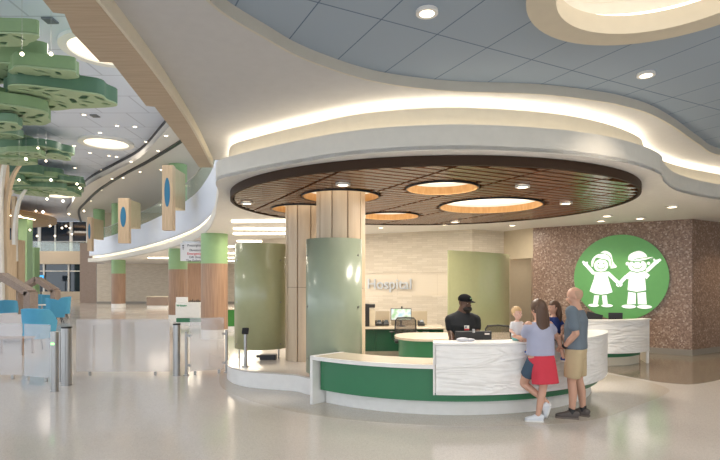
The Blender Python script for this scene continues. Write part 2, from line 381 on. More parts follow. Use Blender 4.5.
bm = BM(); band(bm, c1, -.06, 0, 7.88, 8.189); struct('trim_7', bm, bpy.data.materials['bulkhead_paint'], smooth=True)
c2 = spl([at(197, 132, 7.9), at(175, 146, 7.9), at(150, 161, 7.9), at(122, 176, 7.9), at(100, 190, 7.9), at(87, 202, 7.9), at(80, 211, 7.9), at(82, 222, 7.9)], 8)
bm = BM(); band(bm, c2, 0, .17, 7.84, 7.899); struct('trim_6', bm, dark)
warm_glow = emis('atrium_round_light', (1, .85, .64), 1.5)
for (px, py, r), lb in zip([(104, 48, .92), (106.5, 142, .97), (55, 194, 1.2)], ['round ceiling light beside the stepped oak beam edge', 'round ceiling light in the middle of the atrium ceiling', 'far round ceiling light just above the tree canopy']):
    x, y = at(px, py, ZA)
    t = thing('atrium_ceiling_light', lb, 'ceiling light', (x, y, ZA-.1))
    bm = BM(); prism(bm, circ(0, 0, r*1.22), 0, .1, [circ(0, 0, r*.98)]); obj('rim', bm, white, t, True)
    bm = BM(); prism(bm, circ(0, 0, r*.98), .05, .08); obj('diffuser', bm, warm_glow, t)
    lamp('atrium_lamp', (x, y, ZA-.12), 120, r*1.9, (1, .93, .84))
for x, y in ((-13, 8), (-20, 20), (-22, 30)):  # extra round lights added out of view to light the atrium
    t = thing('atrium_ceiling_light', 'round ceiling light above the tree canopies', 'ceiling light', (x, y, ZA-.1), 0, 'round lights above the trees')
    bm = BM(); prism(bm, circ(0, 0, 1.6), 0, .1, [circ(0, 0, 1.3)]); obj('rim', bm, white, t, True)
    bm = BM(); prism(bm, circ(0, 0, 1.3), .05, .08); obj('diffuser', bm, warm_glow, t)
    lamp('atrium_lamp', (x, y, ZA-.12), 130, 2.4, (1, .93, .84))
x, y = -34.7, 43
disc = thing('round_ceiling_disc', 'round oak ceiling disc with curved light lines behind the tree trunks', 'ceiling canopy', (x, y, 7.2))
bm = BM(); prism(bm, circ(0, 0, 8.1, 64), 0, .35); obj('panel', bm, tex_mat('disc_oak', 'noise', [(.3, (.30, .17, .07)), (.7, (.40, .24, .11))], 3, .5, (.5, 9, 9)), disc, True)
lamp('disc_lamp', (x+2, y-2, 7.0), 260, 5, (1, .86, .66))
lamp('far_fill_lamp', (-32, 50, 7.6), 300, 4, (1, .88, .72))  # added fill without a fixture, brightens the far beige band and windows
le = emis('line_light', (1, .82, .55), 9)
for r_, a0, a1 in ((5.6, -75, -15), (3.9, -80, 10), (6.8, -20, 10)):
    bm = BM(); pts = arc(0, 0, r_, a0, a1, 24); prism(bm, pts+arc(0, 0, r_+.14, a0, a1, 24)[::-1], -.03, -.001); obj('light_line', bm, le, disc)
# small ceiling downlights of the atrium (recessed, tiny)
dots = [(70, 39), (84, 115), (117, 126), (135, 127), (100, 133), (80, 142), (74, 146), (90, 153), (109, 156), (116.5, 157), (75, 168), (102, 170), (59, 175), (146, 142), (97, 82), (96, 190)]
lit = emis('downlight_lens', (1, .80, .55), 7)
bm = BM(); prism(bm, circ(0, 0, .11, 16), 0, .03, [circ(0, 0, .075, 16)]); rimme = obj('rim', bm, white, None); COL.objects.unlink(rimme)
bm = BM(); prism(bm, circ(0, 0, .075, 16), .005, .025); lensme = obj('lens', bm, lit, None); COL.objects.unlink(lensme)
def downlight(x, y, z, label, group=None, s=1.0):
    t = thing('downlight', label, 'ceiling light', (x, y, z-.03), 0, group); t.scale = (s, s, 1)
    for p in (rimme, lensme):
        c = p.copy(); COL.objects.link(c); c.parent = t
    return t
for px, py in dots:
    x, y = at(px, py, ZA-.03); downlight(x, y, ZA, 'small round downlight set flush in the pale atrium ceiling', 'atrium ceiling downlights', .95)
for px, py in [(158, 151), (131, 162), (123, 178), (112, 179), (101, 190), (91, 201), (166, 136), (140, 172), (161, 170)]:
    x, y = at(px, py, 7.87); downlight(x, y, 7.9, 'small round downlight in the curved bulkhead over the mezzanine', 'bulkhead downlights', .95)
for i, (px, py) in enumerate([(50, 20.5), (100, 83.5), (73, 73), (95, 116)]):
    x, y = at(px, py, ZA-.02); bm = BM(); prism(bm, [(x-.14, y-.14), (x+.14, y-.14), (x+.14, y+.14), (x-.14, y+.14)], ZA-.04, ZA)
    o = obj('ceiling_vent', bm, mat('vent_grey', (.15, .17, .2), .6)); tag(o, 'small dark square vent in the pale atrium ceiling', 'vent', 'atrium ceiling vents')
for px, py, lb, gr in [(247, 204, 'small downlight in the slatted canopy near its end by the mezzanine', None), (343, 185.5, 'small downlight in the slatted canopy in front of the wood columns', None), (522.5, 187.5, 'small downlight in the slatted canopy near its front edge beside the widest opening', None), (566, 204, 'small downlight in the slatted canopy on the side of the round green emblem', None), (455, 222.5, 'small downlight near the back of the slatted canopy above the stone wall', None)]:
    x, y = at(px, py, ZC-.03); downlight(x, y, ZC, lb, gr, 1.0)
for px, py, lb in [(672, 207.5, 'downlight in the white soffit closest to the wavy cove'), (640, 219, 'downlight in the white soffit washing the mosaic wall above the emblem'), (601, 221.5, 'downlight in the white soffit washing the mosaic wall beside the doorway'), (607, 216.5, 'downlight in the white soffit between canopy edge and mosaic wall')]:
    x, y = at(px, py, ZS-.03); downlight(x, y, ZS, lb, None, 1.1)
    lamp('soffit_spot', (x, y, ZS-.06), 45, .06, (1, .80, .56), 'SPOT', (0, 0, 0), 110)
for px, py, lb in [(427, 14, 'downlight in the tiled ceiling beyond the large round light'), (646, 76, 'downlight in the tiled ceiling between the large round light and the wavy cove')]:
    x, y = at(px, py, Z3-.03); downlight(x, y, Z3, lb, None, .9)
    lamp('tile_spot', (x, y, Z3-.06), 40, .06, (1, .86, .7), 'SPOT', (0, 0, 0), 120)
for x, y in ((9.9, 12.3), (11.6, 12.6)):  # unseen downlights added to brighten the dark wall past the corner
    downlight(x, y, ZS, 'downlight in the white soffit washing the mosaic wall past its corner', 'downlights past the mosaic corner', 1.1)
    lamp('soffit_spot', (x, y, ZS-.06), 60, .06, (1, .80, .56), 'SPOT', (0, 0, 0), 130)
# linear lights in the soffit over the back of the lobby
bl = emis('linear_light', (1, .86, .62), 6)
lines = [(-3.2, 13.2, 1.9, -6), (-3.6, 15.0, 2.2, 3), (-4.0, 16.6, 2.6, -4), (-4.6, 19.6, 2.6, 4), (-6.3, 22.6, 2.6, 5), (-9.5, 27.5, 3.4, 4), (-13.5, 33, 4, 5), (-9.5, 33, 5, -3), (-12, 38, 5, 2), (-7, 28, 4, -4)]
for x, y, L, a in lines:
    bm = BM(); prism(bm, arc(0, 0, .09, 90, 270, 8)+[(L+p[0], p[1]) for p in arc(0, 0, .09, -90, 90, 8)], 0, .05)
    o = obj('linear_light', bm, bl); o.location = (x, y, ZS-.051); o.rotation_euler.z = R(a)
    lamp('strip_lamp', (x+L/2*cos(R(a)), y+L/2*sin(R(a)), ZS-.06), (24 if y > 26 else 11)*L, L, (1, .88, .72), rot=(0, 0, R(a)), sy=.18)
    tag(o, 'slim rounded strip light set in the soffit under the mezzanine', 'ceiling light', 'strip lights under the mezzanine')
    
lamp('desk_light', (2.5, 9.9, 3.315), 100, 1.6)
lamp('desk_light', (1.28, 8.02, 3.315), 40, .9)
lamp('desk_light', (.67, 11.4, 3.315), 50, 1.0)
for i, (x, y) in enumerate([(-1.2, 15.6), (.6, 14.8), (2.3, 14.0), (4.2, 14.2)]):
    downlight(x, y, ZS, 'downlight in the white soffit in front of the stone wall behind the canopy', 'downlights before the stone wall', 1.0)
    lamp('soffit_spot', (x, y, ZS-.05), 22, .3, (1, .90, .76))
for x, y in ((-.5, -1.6), (1.6, -1.8), (3.8, -1.6), (6.2, 1.2), (6.8, 4.2)):  # downlights added out of view as fill for the desk front and lip
    downlight(x, y, Z3, 'downlight in the tiled ceiling above the lobby entrance side', 'downlights over the entrance side', .9)
    lamp('lobby_fill', (x, y, Z3-.06), 58, .25, (1, .91, .80))
lamp('well_lamp', (LC[0], LC[1], 4.5), 7, 1.6)
# ---------------- walls ----------------
def wallseg(bm, a, b, z0, z1, t=.15):
    prism(bm, [a, b, *offs([a, b], t)[::-1]], z0, z1)
def wall_tex_rot(a, b): return math.atan2(b[1]-a[1], b[0]-a[0])
stone = brick_mat('split_stone', (.73, .66, .56), (.64, .57, .47), (.58, .51, .42), .30, .065, .004, .85, bump=.5)
stone_s = brick_mat('smooth_stone', (.74, .67, .56), (.70, .62, .51), (.55, .47, .38), 1.2, .7, .004, .6, bump=.15, loc=(0, 0, 0))
A, B, C_, D_, E_, G_ = (-3.6, 18.9), (3.37, 15.5), (4.5, 16.1), (5.06, 15.07), (8.32, 12.9), (14.9, 16.8)
bm = BM(); wallseg(bm, A, B, 2.14, ZS); wallseg(bm, A, B, 0, 1.43); struct('wall_stone', bm, stone)
bm = BM(); prism(bm, offs([A, B], .02)+offs([A, B], .15)[::-1], 1.43, 2.14); struct('wall_stone', bm, stone_s)
bm = BM(); wallseg(bm, B, C_, 0, ZS); struct('wall_stone', bm, stone)
beige = mat('beige_wall', (.55, .47, .34), .7)
bm = BM()
dC, dD = Vector(C_), Vector(D_); d1 = dC+(dD-dC)*.12
wallseg(bm, C_, tuple(d1), 0, 2.55); wallseg(bm, C_, D_, 2.55, ZS); struct('wall_back', bm, beige)
bm = BM(); wallseg(bm, (4.2, 17.6), (7.0, 17.0), 0, 2.9); wallseg(bm, (4.3, 17.6), tuple(d1), 0, 2.9, .1); struct('wall_corridor', bm, beige)
bm = BM(); prism(bm, [(4.62, 16.25), (5.25, 15.2), (7.2, 17.3), (4.3, 17.9)], 2.9, 2.95); struct('ceiling_corridor', bm, white)
lamp('corridor_light', (5.2, 16.3, 2.8), 12, .4)
mosaic = tex_mat('glass_mosaic', 'voronoi', [(0, (.16, .095, .065)), (.5, (.26, .165, .12)), (.72, (.33, .225, .17)), (.9, (.50, .39, .32))], 28, .35, bump=.08, spec=.6)
bm = BM(); wallseg(bm, D_, E_, 0, ZS); wallseg(bm, (D_[0]+.35, D_[1]+1.2), D_, 0, ZS); struct('wall_mosaic', bm, mosaic)
bm = BM(); wallseg(bm, E_, G_, 0, ZS); struct('wall_mosaic', bm, mosaic)
bb = mat('baseboard_grey', (.28, .26, .23), .4)
bm = BM()
for a, b in ((D_, E_), (E_, G_)): prism(bm, offs([a, b], -.012)+offs([a, b], -.001)[::-1], 0, .15)
struct('baseboard_mosaic', bm, bb)
bm = BM(); prism(bm, [(14.9, -8), (15, -8), (15, 20), (14.9, 20)], 0, 4.4); struct('wall_right', bm, white)
# behind the camera: tall daylight windows
bm = BM()
for i in range(26):
    x = -44+i*2.4
    box(bm, (x, -8, 4.15), (.16, .2, 8.3))
for z in (.15, 2.9, 6.2): box(bm, (-15.5, -8, z), (61, .12, .14))
struct('window_1', bm, mat('mullion', (.3, .31, .32), .5))
# far end of the lobby
bm = BM(); box(bm, (-9, 45.1, 1.6), (28, .2, 3.7)); struct('wall_far_stone', bm, stone)
bm = BM(); box(bm, (-9, 44.97, .07), (28, .05, .14)); struct('baseboard_far', bm, bb)
bm = BM(); box(bm, (-12, 45.2, 6.05), (22, .2, 3.7)); struct('wall_upper', bm, beige)
bm = BM(); box(bm, (-24.0, 46.2, 2.65), (1.45, 1.5, 5.3)); struct('wall_pier', bm, wood_grey)
YF = 54
fb = mat('far_beige', (.62, .52, .40), .6)
bm = BM(); box(bm, (-36, YF, 4.4), (24, .4, 1.35)); box(bm, (-36, YF, .42), (24, .4, .85)); struct('wall_far', bm, fb)
nightglass = mat('dark_glass', (.02, .03, .045), .08, spec=.8)
w = thing('window_2', None, None, (-36, YF+.2, 0)); w['kind'] = 'structure'
bm = BM(); box(bm, (0, 0, 2.3), (24, .04, 2.95)); obj('pane', bm, nightglass, w)
bm = BM()
for i in range(-5, 6): box(bm, (i*2.6+.2, -.1, 2.3), (.16, .12, 2.95))
box(bm, (0, -.1, 3.0), (24, .1, .1)); obj('window_frame', bm, white, w)
w = thing('window_3', None, None, (-36, YF+1.2, 0)); w['kind'] = 'structure'
bm = BM(); box(bm, (0, 0, 6.7), (24, .04, 3.2)); obj('pane', bm, nightglass, w)
bm = BM()
for i in range(-7, 8): box(bm, (i*1.7, -.1, 6.7), (.3 if i % 2 else .12, .12, 3.2))
obj('window_frame', bm, white, w)
rg = glass_mat('rail_glass', (.86, .92, .88), .10, .10)
t = thing('glass_balustrade', 'glass balustrade on the far beige balcony band', 'railing', (-36, YF-.15, 5.08))
bm = BM(); box(bm, (0, 0, .5), (24, .02, 1.0)); obj('glass_panel', bm, rg, t)
bm = BM(); box(bm, (0, 0, 1.02), (24, .06, .05)); obj('handrail', bm, steel, t)
# green piers at the far end
for x, y, r, h, z0 in ((at(25.5, 300, 0)[0]*1.0, 38, .55, 9.6, 0),):
    pass
for i, (px, Y, wd) in enumerate([(25.5, 44, .75), (33, 50, .8)]):
    bm = BM(); box(bm, ((px-360)/F*Y, Y, 3.595 if i == 0 else 2.6), (wd, wd, 7.19 if i == 0 else 5.2)); o = obj('green_pier', bm, green_p)
    tag(o, ['tall green painted pier standing beside the tree trunks', 'lower green painted pier before the dark far windows'][i], 'column')

# ---------------- round lobby columns: oak below, green above ----------------
for i, (px, Y, r) in enumerate([(118.5, 37, .47), (178, 24.6, .43), (214.5, 17, .43), (99, 43, .42)]):
    x = (px-360)/F*Y
    lab = ['round lobby column, oak below and green above, standing before the far stone wall', 'round lobby column, oak below green, just behind the white kiosk desk', 'thickest-looking round lobby column with green top beside the hanging sign', 'farthest green column, rising behind the mezzanine glass'][i]
    t = thing('lobby_column', lab, 'column', (x, Y, 0))
    if i < 3:
        bm = BM(); cyl(bm, (0, 0, .3), (0, 0, 2.45), r, n=40); obj('wood_cladding', bm, wood_m, t, True)
        bm = BM(); cyl(bm, (0, 0, 0), (0, 0, .3), r*1.0, n=40); obj('base', bm, solid_w, t, True)
        bm = BM(); cyl(bm, (0, 0, 2.45), (0, 0, ZS-.002), r, n=40); obj('green_top', bm, green_p, t, True)
    if i != 2:
        kx, ky = x*.08*(i < 3), Y*.08*(i < 3)
        bm = BM(); cyl(bm, (kx, ky, 4.31), (kx, ky, 7.89), r*1.05, n=40); obj('upper_shaft', bm, green_p, t, True)
# mezzanine glass rail and oak pods with blue ovals
rail = thing('mezzanine_railing', 'curved glass railing along the top of the blue-white mezzanine parapet', 'railing', (0, 0, 5.25))
lf = [p for p in offs(left, .05) if p[1] > 11]
bm = BM(); prism(bm, lf+offs(lf, .015)[::-1], 0, .75); obj('glass_panel', bm, rg, rail, True)
bm = BM(); tube(bm, [(p[0], p[1], .77) for p in lf], .025, 8); obj('handrail', bm, steel, rail, True)
blue_o = mat('blue_oval', (.02, .16, .30), .3)
def pod(px0, px1, pyt, pyb, Y, dep, lab):
    x0, x1 = (px0-360)/F*Y, (px1-360)/F*Y
    zt, zb = EYE+(HOR-pyt)/F*Y, EYE+(HOR-pyb)/F*Y
    xc, wd, h = (x0+x1)/2, x1-x0, zt-zb
    t = thing('oak_pod', lab, 'wall box', (xc, Y, zb))
    bm = BM(); box(bm, (0, .15, h/2), (wd, .3, h)); obj('oak_face', bm, wood_l, t)
    bm = BM(); box(bm, (0, .3+dep/2, h*.68), (wd*.96, dep, h*.6)); obj('oak_body', bm, wood_pod, t)
    bm = BM(); n = 40
    lo = [(wd*.26*cos(2*pi*k/n), h*.225*sin(2*pi*k/n)) for k in range(n)]
    f0 = [bm.verts.new((a, -.02, h*.58+b)) for a, b in lo]; f1 = [bm.verts.new((a, .01, h*.58+b)) for a, b in lo]
    bm.faces.new(f0); bm.faces.new(f1[::-1])
    for k in range(n): bm.faces.new((f0[k], f0[(k+1) % n], f1[(k+1) % n], f1[k]))
    obj('blue_oval', bm, blue_o, t)
wood_pod = tex_mat('pod_side_oak', 'noise', [(.3, (.44, .36, .22)), (.7, (.56, .47, .31))], 3, .5, (14, 14, .5))
pod(162, 172.5, 165, 230, 18.9, 1.1, 'largest oak pod with blue oval, on the mezzanine parapet beside the glass')
pod(118, 128.5, 198, 243, 26.6, 1.2, 'middle oak pod with blue oval on the mezzanine parapet, before a green column')
pod(87.2, 91.5, 217, 251, 35.5, 1.4, 'farthest and narrowest oak pod with blue oval, at the end of the parapet')
# hanging direction sign
Y = 20; x0 = (180.5-360)/F*Y; x1 = (203-360)/F*Y
sg = thing('hanging_sign', 'white hanging direction sign with grey and red lines of text under the mezzanine edge', 'sign', ((x0+x1)/2, Y, EYE+(HOR-261)/F*Y))
wd, h = x1-x0, 3.36-sg.location.z
bm = BM(); box(bm, (0, 0, h/2), (wd, .05, h)); obj('sign_board', bm, mat('sign_white', (.78, .79, .83), .4), sg)
bm = BM(); box(bm, (0, 0, h+.035), (wd*.8, .03, .07)); obj('hanger', bm, steel, sg)
tgrey = mat('sign_text', (.13, .14, .17), .5); tred = mat('sign_red', (.62, .05, .07), .5)
Mx = lambda x, z: Matrix.Translation((x, -.03, z)) @ Matrix.Rotation(pi/2, 4, 'X')
for k, (s_, mt) in enumerate([('Presurgical', tgrey), ('Elevators', tgrey), ('Emergency', tred), ('Gift Shop', tgrey), ('The Gallery', tgrey)]):
    text_mesh(s_, .125, .003, 'sign_text', mt, sg, Mx(wd*.44, h*.92-.075-(.135*k+(.05 if k else 0))), 'RIGHT', .002)
bm = BM(); box(bm, (-wd*.37, -.03, h*.9-.03), (.07, .006, .06)); beam(bm, (-wd*.37, -.03, h*.62), (-wd*.37, -.03, h*.78), .006, .02)
beam(bm, (-wd*.37-.035, -.03, h*.71), (-wd*.37, -.03, h*.78), .006, .018); beam(bm, (-wd*.37+.035, -.03, h*.71), (-wd*.37, -.03, h*.78), .006, .018); obj('sign_arrow', bm, tgrey, sg)
# ================= reception desk =================
def ringseg(bm, r0, r1, a0, a1, z0, z1, n=60, c=(0, 0)):
    prism(bm, arc(*c, r1, a0, a1, n)+arc(*c, r0, a1, a0, n), z0, z1)
desk = thing('reception_desk', 'large curved reception desk with green front and raised white textured panel', 'desk', (*DC, 0))
wavy = None
def wave_panel(name):
    m = mat(name, (.93, .92, .90), .35); n, l = nt(m); b = n['Principled BSDF']
    tc = n.new('ShaderNodeTexCoord'); mp = n.new('ShaderNodeMapping'); mp.inputs['Scale'].default_value = (.55, .55, 3.2)
    t = n.new('ShaderNodeTexNoise'); t.inputs['Scale'].default_value = 1.6; t.inputs['Detail'].default_value = 1.5; t.inputs['Distortion'].default_value = 2.2
    w = n.new('ShaderNodeMath'); w.operation = 'MULTIPLY'; w.inputs[1].default_value = 11; sn = n.new('ShaderNodeMath'); sn.operation = 'SINE'
    bp = n.new('ShaderNodeBump'); bp.inputs['Strength'].default_value = .35; bp.inputs['Distance'].default_value = .03
    l.new(tc.outputs['Object'], mp.inputs[0]); l.new(mp.outputs[0], t.inputs['Vector']); l.new(t.outputs['Fac'], w.inputs[0]); l.new(w.outputs[0], sn.inputs[0])
    l.new(sn.outputs[0], bp.inputs['Height']); l.new(bp.outputs[0], b.inputs['Normal']); return m
wavy = wave_panel('carved_white_panel')
A0, A1, A2 = -134, -97.4, -25.5
bm = BM(); ringseg(bm, 2.3, 2.80, A0+.8, A2-1, 0, .215); obj('plinth', bm, solid_w, desk, True)
bm = BM(); ringseg(bm, 2.4, 2.92, A0+.8, A2-1.5, .216, .675); obj('green_front', bm, green_d, desk, True)
bm = BM(); ringseg(bm, 2.38, 3.02, A0, A1+.2, .68, .73); obj('low_countertop', bm, counter_t, desk, True)
bm = BM(); ringseg(bm, 3.02, 3.045, A0, A1, .678, .732); obj('edge_trim', bm, solid_w, desk, True)
bm = BM(); ringseg(bm, 2.38, 3.045, A0-1.1, A0-.02, 0, .735, 4); obj('end_panel', bm, solid_w, desk, True)
bm = BM()
# raised wall with rounded end
ringseg(bm, 2.74, 3.0, A1, A2, .345, 1.0, 80)
obj('raised_core', bm, solid_w, desk, True)
bm = BM(); ringseg(bm, 3.001, 3.05, A1+.2, A2, .33, .995, 90)
ex, ey = 2.895*cos(R(A2)), 2.895*sin(R(A2))
prism(bm, arc(ex, ey, .155, A2-0, A2+175, 16)[1:], .33, .995)
obj('carved_front', bm, wavy, desk, True)
bm = BM(); ringseg(bm, 2.70, 3.06, A1, A2, 1.001, 1.03, 90); prism(bm, arc(ex, ey, .165, A2, A2+180, 16), 1.001, 1.03); obj('raised_top', bm, solid_w, desk, True)
bm = BM(); ringseg(bm, 2.70, 3.06, A1-.45, A1-.01, .33, 1.03, 3); obj('side_edge', bm, solid_w, desk, True)
bm = BM(); ringseg(bm, 2.05, 2.73, A1+1, A2, .70, .74, 60); obj('work_surface', bm, counter_t, desk, True)
# wood column platform
plat = spl([(-.80, 8.47), (-1.07, 8.69), (-1.39, 8.82), (-1.83, 8.98), (-2.18, 9.24), (-2.46, 9.66), (-2.62, 10.2), (-2.66, 11.0), (-2.4, 11.9), (-1.8, 12.5), (-.6, 12.8), (.2, 12.2), (.1, 11.2), (-.3, 10.2), (-.75, 9.6)], 6)
a_ = [(DC[0]+2.3*cos(R(t)), DC[1]+2.3*sin(R(t))) for t in (-160, -152, -144, -136.5)]
plat = [p for p in spl([(-.84, 8.44), (-1.07, 8.69), (-1.39, 8.82), (-1.83, 8.98), (-2.18, 9.24), (-2.46, 9.66), (-2.62, 10.2), (-2.66, 11.0), (-2.4, 11.9), (-1.8, 12.5), (-.6, 12.8), (-.1, 12.2), (-.25, 11.0)], 6)]+[(.35, 9.6), (.25, 8.75), (-.12, 8.24)]
pl = thing('raised_platform', 'low white-edged platform carrying the wood columns beside the desk', 'platform', (-1.3, 10.5, 0))
bm = BM(); prism(bm, plat, 0, .27); obj('riser', bm, solid_w, pl, True, world=True)
bm = BM(); prism(bm, offs(plat, .02), .271, .29); obj('platform_floor', bm, terr, pl, True, world=True)
# big fluted wood columns
flute = tex_mat('fluted_maple', 'noise', [(.3, (.60, .46, .31)), (.7, (.73, .59, .42))], 2.5, .4, (3, 3, .3))
gap_m = mat('panel_joint', (.30, .20, .13), .6)
def wood_column(x, y, lab):
    t = thing('wood_column', lab, 'column', (x, y, .29))
    bm = BM(); cyl(bm, (0, 0, 0), (0, 0, ZC-.29+.25), .385, n=40); obj('core', bm, gap_m, t, True)
    bm = BM(); n = 10
    for k in range(n):
        a0 = 360/n*k+1.5; a1 = 360/n*(k+1)-1.5
        prism(bm, arc(0, 0, .42, a0, a1, 6)+arc(0, 0, .386, a1, a0, 6), 0, 1.45); prism(bm, arc(0, 0, .42, a0, a1, 6)+arc(0, 0, .386, a1, a0, 6), 1.46, ZC-.29+.25)
    obj('maple_panels', bm, flute, t)
wood_column(-.33, 8.86, 'larger round maple-panelled column rising into the slatted canopy behind the curved green screen')
wood_column(-1.09, 10.45, 'round maple-panelled column partly hidden by the larger column beside it')
# curved green acrylic screens
acry = mat('green_acrylic', (.36, .42, .31), .3, spec=.6, coat=.3)
acry2 = mat('olive_acrylic', (.42, .43, .24), .3, spec=.6, coat=.3)
def screen(x, y, z0, h, r, a0, a1, m, lab, low=.06):
    t = thing('curved_screen', lab, 'screen', (x, y, z0))
    bm = BM(); prism(bm, arc(0, 0, r, a0, a1, 40)+arc(0, 0, r-.015, a1, a0, 40), low, h); obj('acrylic_panel', bm, m, t, 'all')
    for k in (.12, .88):
        a = R(a0+(a1-a0)*k); bm = BM(); cyl(bm, ((r-.05)*cos(a), (r-.05)*sin(a), 0), ((r-.05)*cos(a), (r-.05)*sin(a), h*.97), .016, n=10); obj('support_post', bm, steel, t, True)
        for zz in (.3, 1.15, 2.0):
            bm = BM(); cyl(bm, ((r-.05)*cos(a), (r-.05)*sin(a), zz), ((r+.012)*cos(a), (r+.012)*sin(a), zz), .018, n=10); obj('standoff', bm, steel, t, True)
screen(-.43, 8.70, .29, 2.27, .48, 180+6, 360-15, acry, 'tall curved sea-green acrylic screen wrapped in front of the larger wood column')
screen(-2.06, 10.85, .29, 2.34, .58, 180+25, 360-25, acry2, 'tall curved olive acrylic screen standing free on the low platform', .2)
t = thing('folded_screen', 'olive green acrylic screen standing behind the guard', 'screen', (2.9, 12.8, 0))
bm = BM(); prism(bm, [(-.83, -.70), (.02, -.08)]+spl([(.02, -.08), (.45, .35), (.9, .85), (1.25, 1.5)], 6)[1:]+offs([(-.83, -.70), (.02, -.08)]+spl([(.02, -.08), (.45, .35), (.9, .85), (1.25, 1.5)], 6)[1:], .02)[::-1], .1, 2.6); obj('acrylic_panel', bm, acry2, t, True)
for x, y in ((-.7, -.52), (.05, .02), (1.1, 1.35)):
    bm = BM(); cyl(bm, (x, y, 0), (x, y, 2.55), .018, n=10); obj('support_post', bm, steel, t, True)
# floor-level dark box on the platform
t = thing('floor_box', 'small black box lying on the platform under the olive screen', 'box', (-1.85, 10.4, .29))
bm = BM(); box(bm, (0, 0, .05), (.32, .2, .11), bev=.015); obj('case', bm, black, t); bm = BM(); box(bm, (-.2, 0, .06), (.08, .06, .05), bev=.01); obj('latch', bm, dark, t)
# inner counter with rounded end
t = thing('inner_counter', 'round-ended stone counter with dark green body behind the low desk', 'counter', (1.3, 10.55, 0))
p = [(2.2, -.62), (2.2, .75)]+[(0+.66*cos(R(a))*0.9-.0, .06+.68*sin(R(a))) for a in range(90, 271, 12)]
bm = BM(); prism(bm, p, .70, .745); obj('countertop', bm, counter_t, t, True)
bm = BM(); prism(bm, [(x*.95+.06, y*.93) for x, y in p], .12, .699); obj('body', bm, green_d, t, True)
bm = BM(); prism(bm, [(x*.92+.1, y*.88) for x, y in p], 0, .119); obj('toe_kick', bm, dark, t, True)
# back counter
t = thing('back_counter', 'long stone-topped back counter with dark green doors before the stone wall', 'counter', (.80, 12.7, 0))
bm = BM(); box(bm, (0, .35, .715), (2.6, .8, .05), bev=.01); obj('countertop', bm, counter_t, t)
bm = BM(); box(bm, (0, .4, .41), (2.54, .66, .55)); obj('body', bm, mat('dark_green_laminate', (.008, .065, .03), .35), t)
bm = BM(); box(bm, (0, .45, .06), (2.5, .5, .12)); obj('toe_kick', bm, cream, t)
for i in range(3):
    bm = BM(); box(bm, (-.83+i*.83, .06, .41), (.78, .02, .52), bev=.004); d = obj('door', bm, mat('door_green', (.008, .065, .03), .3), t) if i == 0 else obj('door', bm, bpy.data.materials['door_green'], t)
    bm = BM(); box(bm, (-.83+i*.83, .035, .62), (.16, .02, .015)); obj('handle', bm, steel, d)
pb = mat('privacy_board', (.52, .44, .32), .6)
ZT = .74
def on_counter(px, Y): return (px-360)/F*Y
for px0, px1, lb in ((375.5, 389.5, 'beige privacy board behind the black telephones on the back counter'), (391, 427, 'wide beige privacy board behind the colourful monitor on the back counter')):
    x0, x1 = on_counter(px0, 13.3), on_counter(px1, 13.3); bm = BM(); box(bm, ((x0+x1)/2, 13.3, ZT+.18), (x1-x0, .03, .36), bev=.004); o = obj('privacy_board', bm, pb); tag(o, lb, 'board')
x = on_counter(369.5, 13.0)
t = thing('coffee_machine', 'tall black and beige machine at the end of the back counter beside the column', 'machine', (x, 13.0, ZT))
bm = BM(); box(bm, (-.07, 0, .28), (.13, .3, .56), bev=.01); box(bm, (.06, .02, .51), (.16, .26, .09), bev=.01); obj('housing', bm, black, t)
bm = BM(); box(bm, (.065, 0, .22), (.14, .26, .42), bev=.01); obj('tank', bm, mat('beige_plastic', (.6, .52, .38), .4), t)
def phone(x, y, lab):
    t = thing('telephone', lab, 'telephone', (x, y, ZT))
    bm = BM(); box(bm, (0, 0, .066), (.17, .2, .05), rx=.3, bev=.01); obj('base', bm, black, t)
    bm = BM(); box(bm, (.02, .05, .125), (.09, .015, .06), rx=-.4, bev=.004); obj('display', bm, mat('lcd', (.08, .1, .11), .2), t)
    bm = BM(); tube(bm, [(-.06, -.1, .07), (-.06, -.1, .11), (-.06, 0, .135), (-.06, .1, .13), (-.06, .1, .1)], [.025, .022, .015, .022, .025]); obj('handset', bm, dark, t, True)
phone(on_counter(378.5, 12.95), 12.95, 'black desk telephone next to the tall black machine on the back counter')
phone(on_counter(385.5, 12.95), 12.95, 'black desk telephone nearer the colourful monitor on the back counter')
phone(on_counter(421, 12.9), 12.9, 'black desk telephone behind the mesh chair, at the far end of the wide privacy board')
t = thing('monitor', 'monitor showing a blue and green picture on the back counter behind the mesh chair', 'monitor', (on_counter(401, 12.9), 12.9, ZT))
bm = BM(); box(bm, (0, 0, .30), (.52, .03, .30), bev=.006); obj('screen_frame', bm, black, t)
bm = BM(); box(bm, (0, -.017, .30), (.49, .004, .27)); obj('screen_image', bm, tex_mat('screen_picture', 'noise', [(.3, (.25, .6, .85)), (.5, (.75, .85, .9)), (.7, (.1, .5, .1))], 5), t)
bm = BM(); box(bm, (0, .03, .08), (.06, .03, .16)); box(bm, (0, .03, .01), (.2, .16, .02)); obj('stand', bm, black, t)
bm = BM(); cyl(bm, (.02, 0, .45), (.02, 0, .5), .02, n=10); obj('webcam', bm, black, t)
